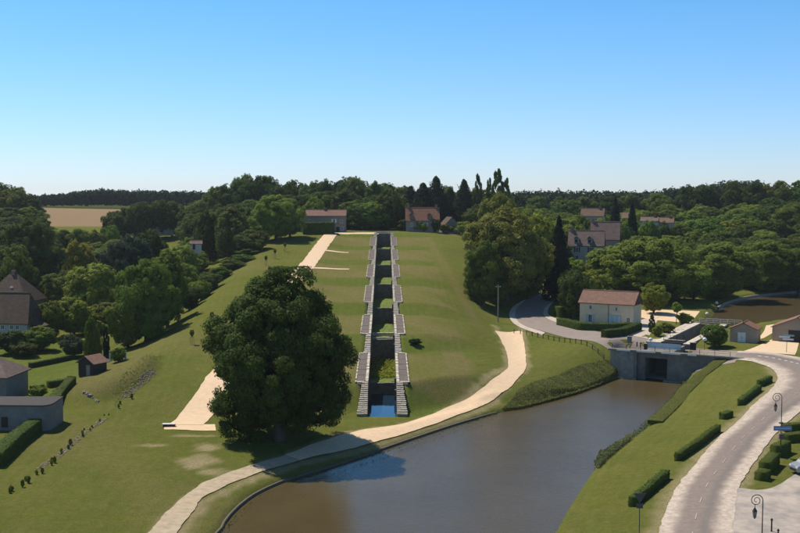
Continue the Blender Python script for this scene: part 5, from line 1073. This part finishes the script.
# ------------------------------------------------------------------ silver car entering at the edge of view
p = at(793, 474, 3.35) + 2.2 * np.array([math.cos(R(14)), math.sin(R(14))]); ct = thing('car', 'silver car parked by the hedges of the car park', 'car', (p[0], p[1], gz(p[0], p[1]) + .09), R(194)); ct.scale = (1.05, 1.1, 1.3)
M_SILV = mat('silver_paint', (.27, .275, .28), .38, None, 0, .25, .4); M_TYRE = mat('tyre', (.02, .02, .02), .9)
prof = [(2.05, .25), (2.1, .55), (2.0, .78), (1.15, .95), (.45, 1.42), (-.9, 1.46), (-1.75, 1.2), (-2.0, .85), (-2.05, .3)]
q = MB(); n = len(prof)
rows = [(-.86, .0), (-.8, .03), (.8, .03), (.86, .0)]
V = []
for wy, dz in rows:
    for x_, z_ in prof: V.append((x_ * (1 if abs(wy) > .82 else 1.01), wy * (1 if z_ < 1.0 else .84), z_ + (dz if z_ > .3 else 0)))
Fc = [(r_ * n + j, r_ * n + j + 1, (r_ + 1) * n + j + 1, (r_ + 1) * n + j) for r_ in range(3) for j in range(n - 1)] + [tuple(range(n)), tuple(3 * n + j for j in range(n - 1, -1, -1)), (0, n, 2 * n, 3 * n)[::-1]]
q.add(V, Fc); bo = q.build('body', M_SILV, ct); b = bmesh.new(); b.from_mesh(bo.data); bmesh.ops.recalc_face_normals(b, faces=b.faces); bmesh.ops.bevel(b, geom=b.edges[:], offset=.03, segments=2, affect='EDGES', profile=.5); b.to_mesh(bo.data); b.free()
for s in (-1, 1):
    q = MB(); q.add([(1.0, s * .80, .98), (.42, s * .735, 1.37), (-.85, s * .735, 1.40), (-1.5, s * .79, 1.02)], [(0, 1, 2, 3)] if s < 0 else [(3, 2, 1, 0)]); q.build('side_window', M_GLASS, ct)
    for wx in (1.3, -1.25):
        q = MB(); q.tube([(wx, s * .7, .32), (wx, s * .9, .32)], .32, 18); w_ = q.build('wheel', M_TYRE, ct); q = MB(); q.tube([(wx, s * .88, .32), (wx, s * .915, .32)], .2, 14); q.build('rim', M_WHITE, w_)
    q = MB(); q.box((2.0, s * .6, .68), (.2, .36, .16)); q.build('headlight', mat('headlight', (.7, .72, .75), .15), ct)
    q = MB(); q.box((.75, s * .92, 1.02), (.14, .16, .13)); q.build('wing_mirror', M_SILV, ct)
q = MB(); q.add([(1.12, -.68, 1.0), (1.12, .68, 1.0), (.5, .62, 1.43), (.5, -.62, 1.43)], [(0, 1, 2, 3)]); q.build('windscreen', M_GLASS, ct)
q = MB(); q.box((2.1, 0, .42), (.06, 1.1, .16)); q.build('grille', M_TYRE, ct)

# ------------------------------------------------------------------ thin summer haze
hm = bpy.data.materials.new('haze'); hm.use_nodes = True; N = hm.node_tree; N.nodes.remove(N.nodes['Principled BSDF'])
pv = N.nodes.new('ShaderNodeVolumePrincipled'); pv.inputs['Density'].default_value = .00006; pv.inputs['Color'].default_value = (.86, .93, 1, 1); pv.inputs['Anisotropy'].default_value = .2
N.links.new(pv.outputs[0], N.nodes['Material Output'].inputs['Volume'])
q = MB(); q.box((0, 2000, 30), (7200, 5200, 90)); tag(q.build('haze', hm), kind='stuff')

# trees of the woods that look alike are told apart by their order across the wood
same = {}
for o in bpy.data.objects:
    if o.parent is None and 'label' in o and o.name.startswith('woodland_tree'): same.setdefault(o['label'], []).append(o)
for lb, os_ in same.items():
    if len(os_) > 1:
        for k, o in enumerate(sorted(os_, key=lambda o: o.location.x / o.location.y)): o['label'] = lb + f", {['first','second','third','fourth','fifth','sixth','seventh','eighth','ninth','tenth','eleventh','twelfth'][min(k, 11)]} from left"
